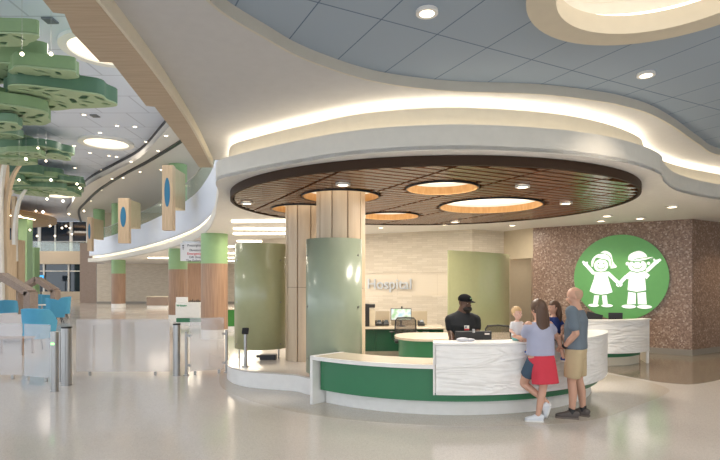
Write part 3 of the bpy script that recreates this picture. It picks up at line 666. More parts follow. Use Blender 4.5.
# mesh task chairs
meshm = glass_mat('chair_mesh', (.16, .14, .13), .30, .02)
meshm.node_tree.nodes['Transparent BSDF'].inputs[0].default_value = (.82, .80, .78, 1)
def task_chair(x, y, rz, lab, s=1):
    t = thing('task_chair', lab, 'chair', (x, y, 0), rz)
    bm = BM()
    for k in range(5): a = 2*pi*k/5+.3; beam(bm, (0, 0, .09), (.3*cos(a), .3*sin(a), .07), .04, .03)
    cyl(bm, (0, 0, .07), (0, 0, .13), .05, n=12); obj('base', bm, dark, t)
    for k in range(5):
        a = 2*pi*k/5+.3; bm = BM(); cyl(bm, (.3*cos(a)-.015, .3*sin(a), .03), (.3*cos(a)+.015, .3*sin(a), .03), .03, n=14); obj('caster', bm, black, t, True)
    bm = BM(); cyl(bm, (0, 0, .12), (0, 0, .43), .025, n=12); obj('gas_lift', bm, steel, t, True)
    bm = BM(); box(bm, (0, .02, .47), (.48, .46, .07), bev=.03); obj('seat', bm, black, t, True)
    bk = [(-.21, .56), (-.24, .75), (-.225, .98), (-.19, 1.03), (0, 1.045), (.19, 1.03), (.225, .98), (.24, .75), (.21, .56)]
    bm = BM(); tube(bm, [(a, -.25-.04*sin((z-.5)*3), z) for a, z in bk+bk[:1]], .016, 8); obj('back_frame', bm, black, t, True)
    bm = BM(); f = [bm.verts.new((a*.97, -.25-.04*sin((z-.5)*3), z)) for a, z in bk]; g = [bm.verts.new((a*.97, -.256-.04*sin((z-.5)*3), z)) for a, z in bk]
    bm.faces.new(f); bm.faces.new(g[::-1])
    for k in range(9): bm.faces.new((f[k], f[(k+1) % 9], g[(k+1) % 9], g[k]))
    obj('back_mesh', bm, meshm, t)
    for s_ in (-1, 1):
        bm = BM(); tube(bm, [(s_*.24, .02, .48), (s_*.29, .02, .52), (s_*.29, .02, .66)], .014, 8); box(bm, (s_*.29, .03, .68), (.07, .24, .03), bev=.01); obj('armrest', bm, black, t, True)
    bm = BM(); beam(bm, (0, -.1, .46), (0, -.27, .7), .06, .025); obj('spine', bm, black, t)
task_chair((404.5-360)/F*12.0, 12.0, 0, 'black mesh task chair facing the back counter and its monitor')
task_chair((503.5-360)/F*9.0, 9.3, pi*.93, 'mesh task chair whose top shows above the white panel beside the guard')
# guard's monitor and papers
t = thing('monitor', 'black back of a monitor on the desk in front of the guard', 'monitor', (1.66, 7.55, .74), .05)
bm = BM(); box(bm, (0, 0, .24), (.54, .035, .30), bev=.008); obj('screen_frame', bm, black, t)
bm = BM(); box(bm, (0, .03, .1), (.07, .04, .2)); box(bm, (0, .04, .01), (.24, .18, .02)); obj('stand', bm, dark, t)
bm = BM(); cyl(bm, (.0, -.02, .37), (0, -.02, .42), .02, n=12); obj('webcam', bm, steel, t, True)
bm = BM(); box(bm, (.2, -.02, .35), (.07, .004, .02)); obj('badge', bm, solid_w, t)
t = thing('tissue_pack', 'crumpled pale paper behind the white panel before the guard monitor', 'paper', (1.42, 7.12, 1.03))
bm = BM(); ball(bm, (0, 0, .025), (.09, .05, .028), 8); ball(bm, (.1, .0, .02), (.07, .04, .022), 8); obj('sheet', bm, mat('pale_paper', (.55, .56, .62), .6), t, True)
# second desk
d2 = thing('side_desk', 'smaller white desk with carved front below the round green emblem', 'desk', (6.0, 12.3, 0))
c2p = spl([(4.9, 11.35), (5.45, 11.28), (6.0, 11.42), (6.42, 11.72)], 8)
o_ = lambda d: offs(c2p, d)
bm = BM(); band(bm, c2p, 0, -.16, .30, 1.0); obj('raised_wall', bm, wavy, d2, True, world=True)
bm = BM(); band(bm, c2p, .02, -.2, 1.001, 1.03); obj('raised_top', bm, solid_w, d2, True, world=True)
bm = BM(); band(bm, c2p, .05, .3, .19, .62); obj('green_front', bm, green_d, d2, True, world=True)
bm = BM(); band(bm, c2p, .06, .32, 0, .189); obj('plinth', bm, cream, d2, True, world=True)
bm = BM(); box(bm, (6.62, 11.98, .48), (.06, .6, .96), rz=-.3, bev=.01); obj('end_panel', bm, solid_w, d2, world=True)
bm = BM(); band(bm, c2p, .17, .8, .70, .74); obj('work_surface', bm, counter_t, d2, True, world=True)
for px, Y, lb in ((615.5, 11.75, 'black monitor back on the smaller white desk just below the emblem'), (594, 11.6, 'black monitor back on the smaller white desk beside the man')):
    t = thing('monitor', lb, 'monitor', ((px-360)/F*Y, Y, .741), -.2)
    bm = BM(); box(bm, (0, 0, .31), (.30 if px > 600 else .34, .035, .2), bev=.008, ry=0 if px > 600 else .25); obj('screen_frame', bm, black, t)
    bm = BM(); box(bm, (0, .03, .12), (.06, .04, .24)); box(bm, (0, .04, .01), (.2, .16, .02)); obj('stand', bm, dark, t)
# ================= wall lettering and emblem =================
wd_ = (Vector(B)-Vector(A)).normalized(); ang = math.atan2(wd_.y, wd_.x)
tt = thing('wall_lettering', 'silver raised letters reading Hospital on the smooth stone band', 'sign', (0, 0, 0))
# start where the wall is met at pixel column 366
def wall_hit(px, a, b):
    k = (px-360)/F; d = Vector(b)-Vector(a); t_ = (k*a[1]-a[0])/(d.x-k*d.y); return (a[0]+d.x*t_, a[1]+d.y*t_)
x, y = wall_hit(367, A, B); tt.location = (x, y-.05, 1.63); tt.rotation_euler = (0, 0, ang)
silver = mat('silver_letter', (.58, .60, .62), .35, metal=.3)
text_mesh('Hospital', .47, .02, 'letters', silver, tt, Matrix.Rotation(pi/2, 4, 'X') @ Matrix.Diagonal((1, 1, 1, 1)), bold=.004)
wd2 = (Vector(E_)-Vector(D_)).normalized(); ang2 = math.atan2(wd2.y, wd2.x)
x, y = wall_hit(619.5, D_, E_)
em = thing('round_emblem', 'round green wall emblem with two white waving children, mounted on the mosaic wall', 'sign', (x, y-.02, 1.97), ang2)
RR = 1.14
bm = BM(); cyl(bm, (0, -.07, 0), (0, -.01, 0), RR, n=96); obj('disc', bm, mat('emblem_green', (.14, .44, .14), .35), em, True)
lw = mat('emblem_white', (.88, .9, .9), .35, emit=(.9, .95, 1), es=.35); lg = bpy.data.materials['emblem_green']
def uv(p): return ((p[0]-310)/279*RR, (216-p[1])/244*RR)
def lpoly(bm, pts, y0=-.09, y1=-.0705):
    q = [uv(p) for p in pts]
    b2 = BM(); prism(b2, q, y0, y1)
    for v in b2.verts: v.co = Vector((v.co.x, v.co.z, v.co.y))
    me = bpy.data.meshes.new('t'); b2.to_mesh(me); b2.free(); bm.from_mesh(me); bpy.data.meshes.remove(me)
def ell(cx, cy, rx, ry, n=28): return [(cx+rx*cos(2*pi*i/n), cy+ry*sin(2*pi*i/n)) for i in range(n)]
def stroke(p0, p1, w):
    a, b = Vector(p0), Vector(p1); d = (b-a).normalized(); n_ = Vector((-d.y, d.x))*w/2; al = math.atan2(n_.y, n_.x)
    return [(b.x+w/2*cos(al-pi*i/8), b.y+w/2*sin(al-pi*i/8)) for i in range(9)]+[(a.x-w/2*cos(al-pi*i/8), a.y-w/2*sin(al-pi*i/8)) for i in range(9)]
def outline(pts, w):
    a = offs(pts, w/2); b = offs(pts, -w/2); return a+b[::-1]
bm = BM()
for p in (spl([(142, 152), (142, 118), (163, 90), (195, 78), (236, 86), (258, 112), (264, 150), (250, 150)], 4)+[(246, 122), (205, 108), (172, 100), (160, 124), (153, 152)],
          ell(200, 146, 43, 37), spl([(196, 70), (226, 61), (260, 80), (272, 125), (294, 156), (256, 163), (264, 148), (262, 112), (238, 84)], 3),
          stroke((152, 188), (108, 140), 21), stroke((108, 140), (90, 124), 15), stroke((110, 140), (114, 126), 9), ell(102, 134, 13, 11),
          stroke((243, 192), (296, 240), 21), [(164, 181), (237, 181), (242, 215), (269, 300), (235, 311), (198, 315), (160, 309), (130, 296), (157, 222)],
          [(158, 320), (188, 320), (180, 368), (152, 368)], [(206, 320), (234, 318), (240, 368), (211, 368)], ell(154, 378, 33, 9), ell(236, 378, 35, 9)): lpoly(bm, p)
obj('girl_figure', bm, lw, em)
bm = BM()
for p in (spl([(360, 118), (364, 92), (392, 74), (428, 68), (458, 84), (470, 106)], 4)+[(502, 103), (496, 114), (455, 121), (405, 125)],
          [q for q in ell(413, 151, 52, 35)], ell(356, 138, 10, 10), ell(476, 138, 9, 9),
          stroke((470, 176), (518, 132), 21), stroke((518, 130), (538, 121), 15), stroke((512, 130), (506, 117), 9), ell(520, 130, 13, 11),
          stroke((346, 214), (304, 256), 21), ell(309, 256, 19, 14),
          [(372, 180), (455, 180), (484, 204), (466, 226), (456, 216), (462, 288), (410, 297), (357, 288), (364, 222), (356, 226), (340, 208)],
          [(362, 297), (405, 303), (404, 366), (354, 366)], [(413, 303), (460, 297), (466, 366), (416, 366)], ell(364, 380, 42, 11), ell(453, 380, 42, 11)): lpoly(bm, p)
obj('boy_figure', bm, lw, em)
bm = BM()
for p in (ell(184, 134, 4.5, 5), ell(217, 134, 4.5, 5), outline(spl([(176, 150), (186, 162), (200, 166), (216, 162), (226, 150)], 4), 4.5),
          outline(spl([(152, 152), (160, 122), (174, 102), (205, 110), (238, 118), (250, 148)], 4), 5), outline(spl([(232, 80), (258, 104), (266, 150)], 4), 4), outline([(160, 178), (200, 184), (240, 178)], 5),
          ell(394, 133, 4.5, 5), ell(430, 133, 4.5, 5), outline(spl([(384, 150), (396, 163), (412, 167), (428, 163), (440, 150)], 4), 4.5),
          outline(spl([(356, 121), (400, 127), (455, 121), (500, 108)], 4), 5), outline(spl([(395, 115), (440, 108), (470, 106)], 4), 4), outline([(372, 179), (412, 188), (455, 179)], 5), outline([(408, 302), (411, 340), (410, 368)], 8), outline([(296, 248), (304, 258), (312, 268)], 4)): lpoly(bm, p, -.093, -.0902)
obj('face_lines', bm, lg, em)

# ================= turnstiles, glass barriers =================
gl = glass_mat('barrier_glass', (.90, .89, .89), .22, .08)
def post(x, y, r, h, lab, cap=None, slot=False, z0=0):
    t = thing('bollard', lab, 'bollard', (x, y, z0))
    bm = BM(); cyl(bm, (0, 0, 0), (0, 0, h-.03), r, n=28); obj('tube', bm, steel, t, True)
    bm = BM(); cyl(bm, (0, 0, h-.03), (0, 0, h), r*1.03, n=28); obj('cap', bm, black if cap else steel, t, True)
    bm = BM(); cyl(bm, (0, 0, 0), (0, 0, .02), r*1.12, n=28); obj('base_ring', bm, steel, t, True)
    if slot: bm = BM(); box(bm, (0, -r-.001, h-.2), (r*.9, .008, .035), bev=.003); obj('indicator', bm, emis('green_indicator', (.25, 1, .2), 3), t)
    return t
post(-5.17, 8.72, .062, 1.01, 'slim steel bollard with a green indicator light, nearest of the barrier posts', slot=True)
post(-5.27, 9.25, .088, 1.05, 'thick steel bollard with black cap next to the slim one with a green light', cap=True)
post((176.7-360)/F*10.2, 10.2, .072, 1.03, 'black-capped steel bollard between the two glass barriers near the kiosk column', cap=True)
def rail_post(px, Y, h, lab, z0=0, side=1):
    t = thing('barrier_post', lab, 'post', ((px-360)/F*Y, Y, z0))
    bm = BM(); cyl(bm, (0, 0, 0), (0, 0, h), .028, n=16); obj('tube', bm, steel, t, True)
    bm = BM(); cyl(bm, (0, 0, 0), (0, 0, .02), .06, n=16); obj('foot_plate', bm, steel, t, True)
    for z in (.2, h-.08):
        bm = BM(); box(bm, (side*.04, 0, z), (.06, .03, .05), bev=.006); obj('clamp', bm, steel, t)
rail_post(60.3, 9.6, .93, 'thin steel barrier post hidden between the two nearest bollards')
def glass(px0, px1, Y0, Y1, h, lab, posts=()):
    x0, x1 = (px0-360)/F*Y0, (px1-360)/F*Y1
    t = thing('glass_barrier', lab, 'glass barrier', (x0, Y0, 0))
    bm = BM(); prism(bm, [(0, 0), (x1-x0, Y1-Y0)]+offs([(0, 0), (x1-x0, Y1-Y0)], .015)[::-1], .075, h); obj('glass_panel', bm, gl, t)
    for k in (.15, .85):
        bm = BM(); box(bm, ((x1-x0)*k, (Y1-Y0)*k, .04), (.05, .035, .08), bev=.006); obj('floor_clamp', bm, steel, t)
    for px, Y, side in posts:
        X = (px-360)/F*Y-x0; y = Y-Y0
        bm = BM(); cyl(bm, (X, y, 0), (X, y, .87), .028, n=16); p_ = obj('post', bm, steel, t, True)
        bm = BM(); cyl(bm, (X, y, 0), (X, y, .02), .06, n=16); obj('foot_plate', bm, steel, p_, True)
        for z in (.2, .79):
            bm = BM(); box(bm, (X+side*.05, y, z), (.08, .03, .05), bev=.006); obj('clamp', bm, steel, p_)
glass(24, 50, 9.75, 9.5, 1.06, 'glass gate panel standing before the largest blue wing chair')
glass(76, 169.5, 10.2, 10.2, 1.11, 'longest glass barrier panel, between the two black-capped bollards')
glass(190, 224, 10.2, 10.5, 1.13, 'short glass barrier panel between two thin posts before the kiosk column', [(186.3, 10.2, 1), (226.5, 10.55, -1)])
glass(-40, 22, 9.9, 9.8, 1.06, 'glass gate panel cut off by the edge of the picture')
t = thing('badge_reader', 'slim steel reader post with a dark slanted head standing on the platform', 'reader', ((245.5-360)/F*9.47, 9.47, .29))
bm = BM(); cyl(bm, (0, 0, 0), (0, 0, .62), .03, n=16); obj('tube', bm, steel, t, True)
bm = BM(); cyl(bm, (0, 0, 0), (0, 0, .02), .065, n=16); obj('foot_plate', bm, steel, t, True)
bm = BM(); box(bm, (0, -.01, .66), (.12, .05, .12), rx=-.6, bev=.01); obj('reader_head', bm, black, t)
# ================= kiosk, low wall, green desk =================
t = thing('kiosk_desk', 'white kiosk desk with green base line and the word Welcome beside the lobby column', 'desk', ((189-360)/F*22, 22, 0))
bm = BM(); box(bm, (.03, 0, .66), (1.05, .5, .66), bev=.02); obj('body', bm, solid_w, t)
bm = BM(); box(bm, (.03, .02, .235), (1.0, .46, .17)); obj('green_band', bm, green_d, t)
bm = BM(); box(bm, (.03, .03, .075), (1.0, .44, .15)); obj('base', bm, solid_w, t)
bm = BM(); box(bm, (-.4, .3, .6), (.5, .08, 1.2), bev=.01); obj('back_panel', bm, solid_w, t)
text_mesh('Welcome', .11, .004, 'welcome_text', mat('text_green', (.02, .33, .13), .5), t, Matrix.Translation((-.44, -.262, .82)) @ Matrix.Rotation(pi/2, 4, 'X'), bold=.004)
bt = mat('bottle_dark', (.05, .04, .03), .3)
for i in range(7):
    bm = BM(); h = .08+.03*(i*37 % 3); lathe(bm, [(.02, 0), (.03, .02), (.03, h*.6), (.012, h*.8), (.012, h)], n=10)
    o = obj('bottle', bm, bt, smooth=True); o.location = (t.location.x+.03+i*.075, 22-.06, .991); tag(o, 'small dark bottle standing in a row on top of the white kiosk desk', 'bottle', 'bottles on the kiosk')
t = thing('low_partition', 'low grey oak partition standing before the far stone wall', 'partition', ((158.5-360)/F*37, 37, 0))
bm = BM(); box(bm, (0, 0, .47), (1.5, .5, .6)); obj('panel', bm, wood_grey, t)
bm = BM(); box(bm, (0, .0, .80), (1.6, .6, .06)); obj('top', bm, cream, t)
bm = BM(); box(bm, (0, 0, .08), (1.46, .48, .16)); obj('base', bm, solid_w, t)
t = thing('green_counter', 'green counter with pale top seen between the lobby column and the olive screen', 'counter', (-4.7, 19.6, 0))
bm = BM(); box(bm, (0, 0, .5), (1.8, .6, .62)); obj('body', bm, green_p if False else mat('counter_green', (.04, .22, .03), .4), t)
bm = BM(); box(bm, (0, 0, .835), (1.9, .7, .05)); obj('top', bm, counter_t, t)
bm = BM(); box(bm, (0, 0, .095), (1.8, .55, .19)); obj('base', bm, solid_w, t)
t = thing('oak_cabinet', 'tall oak cabinet behind the kiosk under a green wall strip', 'cabinet', (-10.25, 32, 0))
bm = BM(); box(bm, (0, 0, 1.5), (1.3, .6, 3.0)); obj('body', bm, wood_m, t)
bm = BM(); box(bm, (0, -.01, 3.15), (1.3, .6, .3)); obj('green_header', bm, green_p, t)
# ================= tree sculptures =================
cg = [mat('canopy_green', (.22, .33, .16), .5), mat('canopy_green_dark', (.08, .17, .10), .5), mat('canopy_green_mid', (.14, .25, .15), .5)]
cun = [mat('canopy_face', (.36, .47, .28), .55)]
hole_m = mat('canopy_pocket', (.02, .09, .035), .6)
rnd = random.Random(3)
def blob(cx, cy, rx, ry, seed, rot=0):
    q = random.Random(seed); ph = [q.uniform(0, 6.28) for _ in range(3)]; out = []
    for i in range(56):
        t = 2*pi*i/56; k = 1+.10*sin(3*t+ph[0])+.07*sin(5*t+ph[1])+.035*sin(8*t+ph[2])
        x, y = rx*k*cos(t), ry*k*sin(t); out.append((cx+x*cos(rot)-y*sin(rot), cy+x*sin(rot)+y*cos(rot)))
    return out
def inside(p, poly):
    c = False
    for i in range(len(poly)):
        a, b = poly[i], poly[i-1]
        if (a[1] > p[1]) != (b[1] > p[1]) and p[0] < (b[0]-a[0])*(p[1]-a[1])/(b[1]-a[1])+a[0]: c = not c
    return c
def slab(tree, cx, cy, rx, ry, z, th, seed, mi):
    X, Y_ = cx-tree.location.x, cy-tree.location.y
    out = blob(X, Y_, rx, ry, seed); q = random.Random(seed+99); hs = []; cen = []
    for _ in range(420):
        hx, hy = X+q.uniform(-rx, rx), Y_+q.uniform(-ry, ry)
        if any((hx-a)**2+(hy-b)**2 < .29**2 for a, b in cen): continue
        r1, r2, ro = q.uniform(.10, .20), q.uniform(.055, .08), q.uniform(0, 3.14)
        h = [(hx+(r1*(1+.3*sin(2*t))*cos(t))*cos(ro)-r2*sin(t)*sin(ro), hy+(r1*cos(t))*sin(ro)+r2*(1+.35*cos(t))*sin(t)*cos(ro)) for t in [2*pi*i/12 for i in range(12)]]
        if all(inside(((p[0]-hx)*1.5+hx, (p[1]-hy)*1.5+hy), out) for p in h): hs.append(h); cen.append((hx, hy))
        if len(hs) > 60: break
    bm = BM(); prism(bm, out, z+.061, z+th); s_ = obj('canopy_slab', bm, cg[mi], tree, True)
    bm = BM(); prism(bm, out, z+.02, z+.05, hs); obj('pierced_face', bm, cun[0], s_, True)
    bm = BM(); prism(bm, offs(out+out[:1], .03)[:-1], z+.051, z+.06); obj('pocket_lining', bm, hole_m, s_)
def rib(tree, pts, m, r=.09):
    bm = BM(); p = [Vector(a)-tree.location for a in pts]; q = spl([tuple(a) for a in p], 8); n = len(q)
    vs = []
    for i, a in enumerate(q):
        w = r*(1-.45*i/n); vs.append([bm.verts.new(Vector(a)+Vector(d)) for d in ((-w, -w*1.4, 0), (w, -w*1.4, 0), (w, w*1.4, 0), (-w, w*1.4, 0))])
    for a, b in zip(vs, vs[1:]):
        for k in range(4): bm.faces.new((a[k], a[(k+1) % 4], b[(k+1) % 4], b[k]))
    bm.faces.new(vs[0]); bm.faces.new(vs[-1][::-1]); obj('rib', bm, m, tree)
ribw = mat('rib_white', (.78, .74, .68), .5)
K_ = lambda px, Y: (px-360)/F*Y
Zp = lambda py, Y: EYE+(HOR-py)/F*Y
def tree(px, Y, lab, slabs, trunks, ribs):
    t = thing('tree_sculpture', lab, 'tree sculpture', (K_(px, Y), Y, 0))
    for p0, p1, y, zt in trunks:
        x0, x1 = K_(p0, y), K_(p1, y); bm = BM(); box(bm, ((x0+x1)/2-t.location.x, y-t.location.y, zt/2), (x1-x0, (x1-x0)*.9, zt)); obj('trunk', bm, wood_l, t)
    for s_ in slabs: slab(t, *s_)
    for pts, m in ribs: rib(t, pts, m)
def sl(p0, p1, yn, yf, z, th, seed, mi):  # slab whose underside spans these pixels
    a, b = (z-EYE)*F/(HOR-yn), (z-EYE)*F/(HOR-yf); Y = (a+b)/2
    return (K_((p0+p1)/2, Y), Y, (p1-p0)/2/F*Y, (b-a)/2, z, th, seed, mi)
tree(-90, 14, 'nearest green tree canopy, its large pierced slabs hanging highest', [
    sl(-70, 38, 32, 48, 6.9, .34, 11, 0), sl(-60, 48, 62, 84, 6.75, .6, 12, 0), sl(10, 76, 68, 82, 6.6, .35, 13, 0), sl(4, 108, 88, 111, 6.35, .42, 14, 1), sl(-60, 14, 92, 112, 6.2, .3, 15, 0),
    sl(-10, 46, 104, 126, 6.0, .32, 16, 0), sl(-40, 22, 122, 132, 5.7, .25, 17, 2)], [(-100, -78, 14, 5.6)], [])
T1 = 23.5
tree(4, T1, 'middle green tree canopy on a tall oak trunk with curving ribs', [
    sl(-50, 38, 143, 156, 7.6, .42, 21, 1), sl(-30, 53, 149, 160, 7.35, .45, 22, 2), sl(25, 68, 147, 158, 7.45, .35, 23, 1), sl(-20, 35, 158, 166, 7.0, .3, 24, 0), sl(-20, 20, 133, 141, 7.7, .3, 25, 2), sl(45, 68, 154, 161, 7.3, .3, 26, 1), sl(5, 44, 152, 159, 7.1, .25, 27, 0), sl(-10, 28, 139, 149, 7.75, .35, 28, 0)],
    [(-1, 7, T1, 7.2), (-6, 11, T1+.5, 3.6)],
    [([(K_(7, T1), T1-.3, .6), (K_(5, T1), T1-.3, Zp(215, T1)), (K_(9, T1), T1-.4, Zp(175, T1)), (K_(17, T1), T1-.5, Zp(152, T1))], ribw),
     ([(K_(10, T1), T1-.1, .6), (K_(8, T1), T1-.1, Zp(220, T1)), (K_(15, T1), T1-.2, Zp(180, T1)), (K_(31, T1), T1-.3, Zp(158, T1))], wood_l)])
T2 = 29
tree(17, T2, 'farthest green tree canopy on a pale trunk before the oak disc', [
    sl(8, 58, 173, 182, 7.5, .5, 31, 1), sl(20, 78, 180, 189, 7.3, .45, 32, 2), sl(10, 70, 187, 195, 7.0, .4, 33, 2), sl(44, 82, 186, 193, 7.2, .4, 34, 1), sl(-20, 30, 178, 190, 7.1, .4, 35, 2), sl(30, 66, 176, 184, 7.45, .3, 36, 0), sl(15, 45, 190, 197, 6.9, .3, 37, 0), sl(50, 76, 190, 197, 6.95, .3, 38, 2), sl(60, 82, 181, 188, 7.3, .3, 39, 1)],
    [(11, 22, T2, 4.2), (12.5, 16, T2-.4, 6.6)],
    [([(K_(20, T2), T2-.4, 3.0), (K_(20, T2), T2-.4, Zp(228, T2)), (K_(25, T2), T2-.5, Zp(203, T2)), (K_(35, T2), T2-.6, Zp(188, T2))], ribw),
     ([(K_(10, T2), T2-.4, 1.0), (K_(10, T2), T2-.4, Zp(235, T2)), (K_(13, T2), T2-.5, Zp(205, T2)), (K_(20, T2), T2-.6, Zp(192, T2))], ribw)])
# pendant bulbs on thin wires
pm = emis('pendant_bulb', (1, .84, .6), 9)
for px, py, Y in [(22, 54, 10), (51, 54, 10.5), (38, 148, 19), (46, 161, 19), (26, 159, 20), (19, 180, 18), (51, 180, 24), (80, 188, 27), (77, 184, 28), (47, 199, 27), (63, 201, 24), (69, 214, 33), (43, 212, 24), (36, 211, 32), (30, 230, 34), (37, 236, 36), (50, 226, 34), (62, 228, 36), (66, 226, 36), (70, 228, 36), (55, 236, 38), (72, 234, 38), (20, 216, 34), (84, 211, 34)]:
    z = Zp(py, Y); t = thing('pendant_bulb', 'tiny glowing bulb hanging on a thin wire among the green tree canopies', 'pendant light', (K_(px, Y), Y, z), 0, 'pendant bulbs around the trees')
    bm = BM(); ball(bm, (0, 0, 0), .035 if Y < 20 else .055, 6); obj('bulb', bm, pm, t)
    bm = BM(); cyl(bm, (0, 0, .05), (0, 0, ZA-z), .003, n=5); obj('wire', bm, steel, t)
# ================= lounge furniture =================
blue = mat('blue_fabric', (.09, .38, .60), .75); paleu = mat('pale_upholstery', (.66, .62, .62), .7); tealb = mat('teal_shell', (.04, .17, .22), .6)
def wing_chair():
    t = thing('wing_chair', '', 'chair')
    bm = BM(); box(bm, (0, 0, .40), (.52, .62, .16), bev=.05); obj('seat', bm, blue, t, True)
    pts = [(-.35, .30), (-.33, .02), (-.28, -.22), (-.15, -.33), (0, -.36), (.15, -.33), (.28, -.22), (.33, .02), (.35, .30)]
    q = spl(pts, 4); n = len(q); bm = BM(); A_ = []
    for i, (x, y) in enumerate(q):
        k = abs(i/(n-1)*2-1); zt = 1.12-.10*k**2-(.28*(max(0, k-.72)/.28)**1.2); sp = 1+.10*(1-k)
        A_.append([bm.verts.new((x*.93, y*.95, .28)), bm.verts.new((x*1.06*sp, y*1.12, zt)), bm.verts.new((x*1.0*sp, y*1.0, zt+.01)), bm.verts.new((x*.82, y*.8, .32))])
    for a, b in zip(A_, A_[1:]):
        for k in range(4): bm.faces.new((a[k], a[(k+1) % 4], b[(k+1) % 4], b[k]))
    bm.faces.new(A_[0]); bm.faces.new(A_[-1][::-1]); obj('wing_back', bm, blue, t, True)
    for sx in (-1, 1):
        for sy in (-1, 1): bm = BM(); cyl(bm, (sx*.2, sy*.18, .32), (sx*.3, sy*.28, 0), .02, .013, n=8); obj('leg', bm, black, t, True)
    return t
c0 = wing_chair()
spots = [(37.5, 14.4, .05, 'blue wing chair seen from behind, largest one, before the pale curved sofa'), (7, 21, .5, 'blue wing chair at the edge of the picture behind the pale sofa'), (56, 23.0, -.9, 'blue wing chair turned sideways in front of the gable frame leg'),
         (25, 28, .3, 'blue wing chair behind the post of the nearer gable frame'), (39, 31, .2, 'far blue wing chair beside the green pier'), (49, 30, -.2, 'far blue wing chair by the pale round table'), (62, 25.5, 2.2, 'dark-sided blue wing chair beyond the sideways one')]
for i, (px, Y, rz, lb) in enumerate(spots):
    o = c0 if i == 0 else dup(c0); o.location = (K_(px, Y), Y, 0); o.rotation_euler.z = rz; o['label'] = lb
t = thing('curved_sofa', 'pale curved lounge sofa next to the largest blue wing chair', 'sofa', (K_(14, 16), 16, 0))
bm = BM(); prism(bm, arc(0, .1, .62, 120, 420, 30)+arc(0, .1, .45, 420, 120, 30), .12, .86); obj('back_shell', bm, paleu, t, True)
bm = BM(); prism(bm, circ(0, .1, .45), .12, .46); obj('seat', bm, paleu, t, True)
bm = BM(); cyl(bm, (0, .1, 0), (0, .1, .12), .3, n=20); obj('plinth', bm, wood_grey, t, True)
t = thing('round_table', 'white round table among the far blue wing chairs', 'table', (K_(42, 25), 25, 0))
bm = BM(); cyl(bm, (0, 0, .72), (0, 0, .76), .5, n=32); obj('tabletop', bm, solid_w, t, True); bm = BM(); cyl(bm, (0, 0, .02), (0, 0, .72), .04, n=12); obj('pedestal', bm, steel, t, True); bm = BM(); cyl(bm, (0, 0, 0), (0, 0, .02), .28, n=24); obj('base', bm, steel, t, True)
t = thing('coffee_table', 'low oak table in front of the pale curved sofa', 'table', (K_(12, 13.2), 13.2, 0))
bm = BM(); box(bm, (0, 0, .42), (.9, .5, .04), bev=.01); obj('tabletop', bm, wood_m, t)
for sx in (-1, 1):
    for sy in (-1, 1): bm = BM(); box(bm, (sx*.4, sy*.2, .2), (.04, .04, .4)); obj('leg', bm, wood_m, t)
def frame(pts, Y, dep, w, lab):
    P = [(K_(px, Y), Zp(py, Y)) for px, py in pts]; P[0] = (P[0][0], 0) if pts[0][1] > 282 else P[0]; P[-1] = (P[-1][0], 0)
    x0 = P[0][0]; t = thing('gable_frame', lab, 'frame', (x0, Y, 0))
    names = ['post']+['rafter']*(len(P)-3)+['post'] if P[0][1] == 0 else ['rafter']*(len(P)-2)+['post']
    for (a, b), nm in zip(zip(P, P[1:]), names):
        bm = BM(); beam(bm, (a[0]-x0, 0, a[1]), (b[0]-x0, 0, b[1]), dep, w) if nm == 'rafter' else box(bm, ((a[0]+b[0])/2-x0, 0, max(a[1], b[1])/2), (w, dep, max(a[1], b[1])+.1)); obj(nm, bm, wood_grey, t)
frame([(-24, 308), (-24, 290), (2, 275.5), (30.8, 293), (30.8, 309)], 19.5, .5, .24, 'nearer grey oak house-shaped frame around the lounge seats')
frame([(18.8, 308), (18.8, 291), (37.5, 279), (55.5, 291), (55.5, 302)], 27, .5, .25, 'farther grey oak house-shaped frame behind the blue chairs')
t = thing('blue_screen', 'small lit blue screen on the wall by the dark far windows', 'screen', (K_(41, 52), 52, 1.9))
bm = BM(); box(bm, (0, 0, .35), (.7, .06, .6)); obj('bezel', bm, black, t); bm = BM(); box(bm, (0, -.035, .4), (.6, .01, .45)); obj('display', bm, emis('blue_display', (.1, .5, 1), 1.2), t)
bm = BM(); box(bm, (0, 0, -.9), (.1, .06, 1.95)); obj('pedestal', bm, dark, t)
# ================= people =================
def chain(bm, pts, rs, n=14):            # closed tapered limb with rounded joints
    pts = [Vector(p) for p in pts]
    for p, r in zip(pts, rs): ball(bm, p, r, 7)
    for (a, ra), (b, rb) in zip(zip(pts, rs), list(zip(pts, rs))[1:]): cyl(bm, a, b, ra, rb, n)
def loft(bm, secs, right, n=24, power=2.4):  # secs: (centre, half width, half depth)
    r = Vector(right).normalized(); rings = []
    for i, (c, w, d) in enumerate(secs):
        c = Vector(c); a = (Vector(secs[min(i+1, len(secs)-1)][0])-Vector(secs[max(i-1, 0)][0])).normalized(); f = a.cross(r).normalized(); ring = []
        for k in range(n):
            t = 2*pi*k/n; cx, sx = cos(t), sin(t)
            e = 2/power; ring.append(bm.verts.new(c+r*w*math.copysign(abs(cx)**e, cx)+f*d*math.copysign(abs(sx)**e, sx)))
        rings.append(ring)
    for A, B in zip(rings, rings[1:]):
        for k in range(n): bm.faces.new((A[k], A[(k+1) % n], B[(k+1) % n], B[k]))
    bm.faces.new(rings[0]); bm.faces.new(rings[-1][::-1])
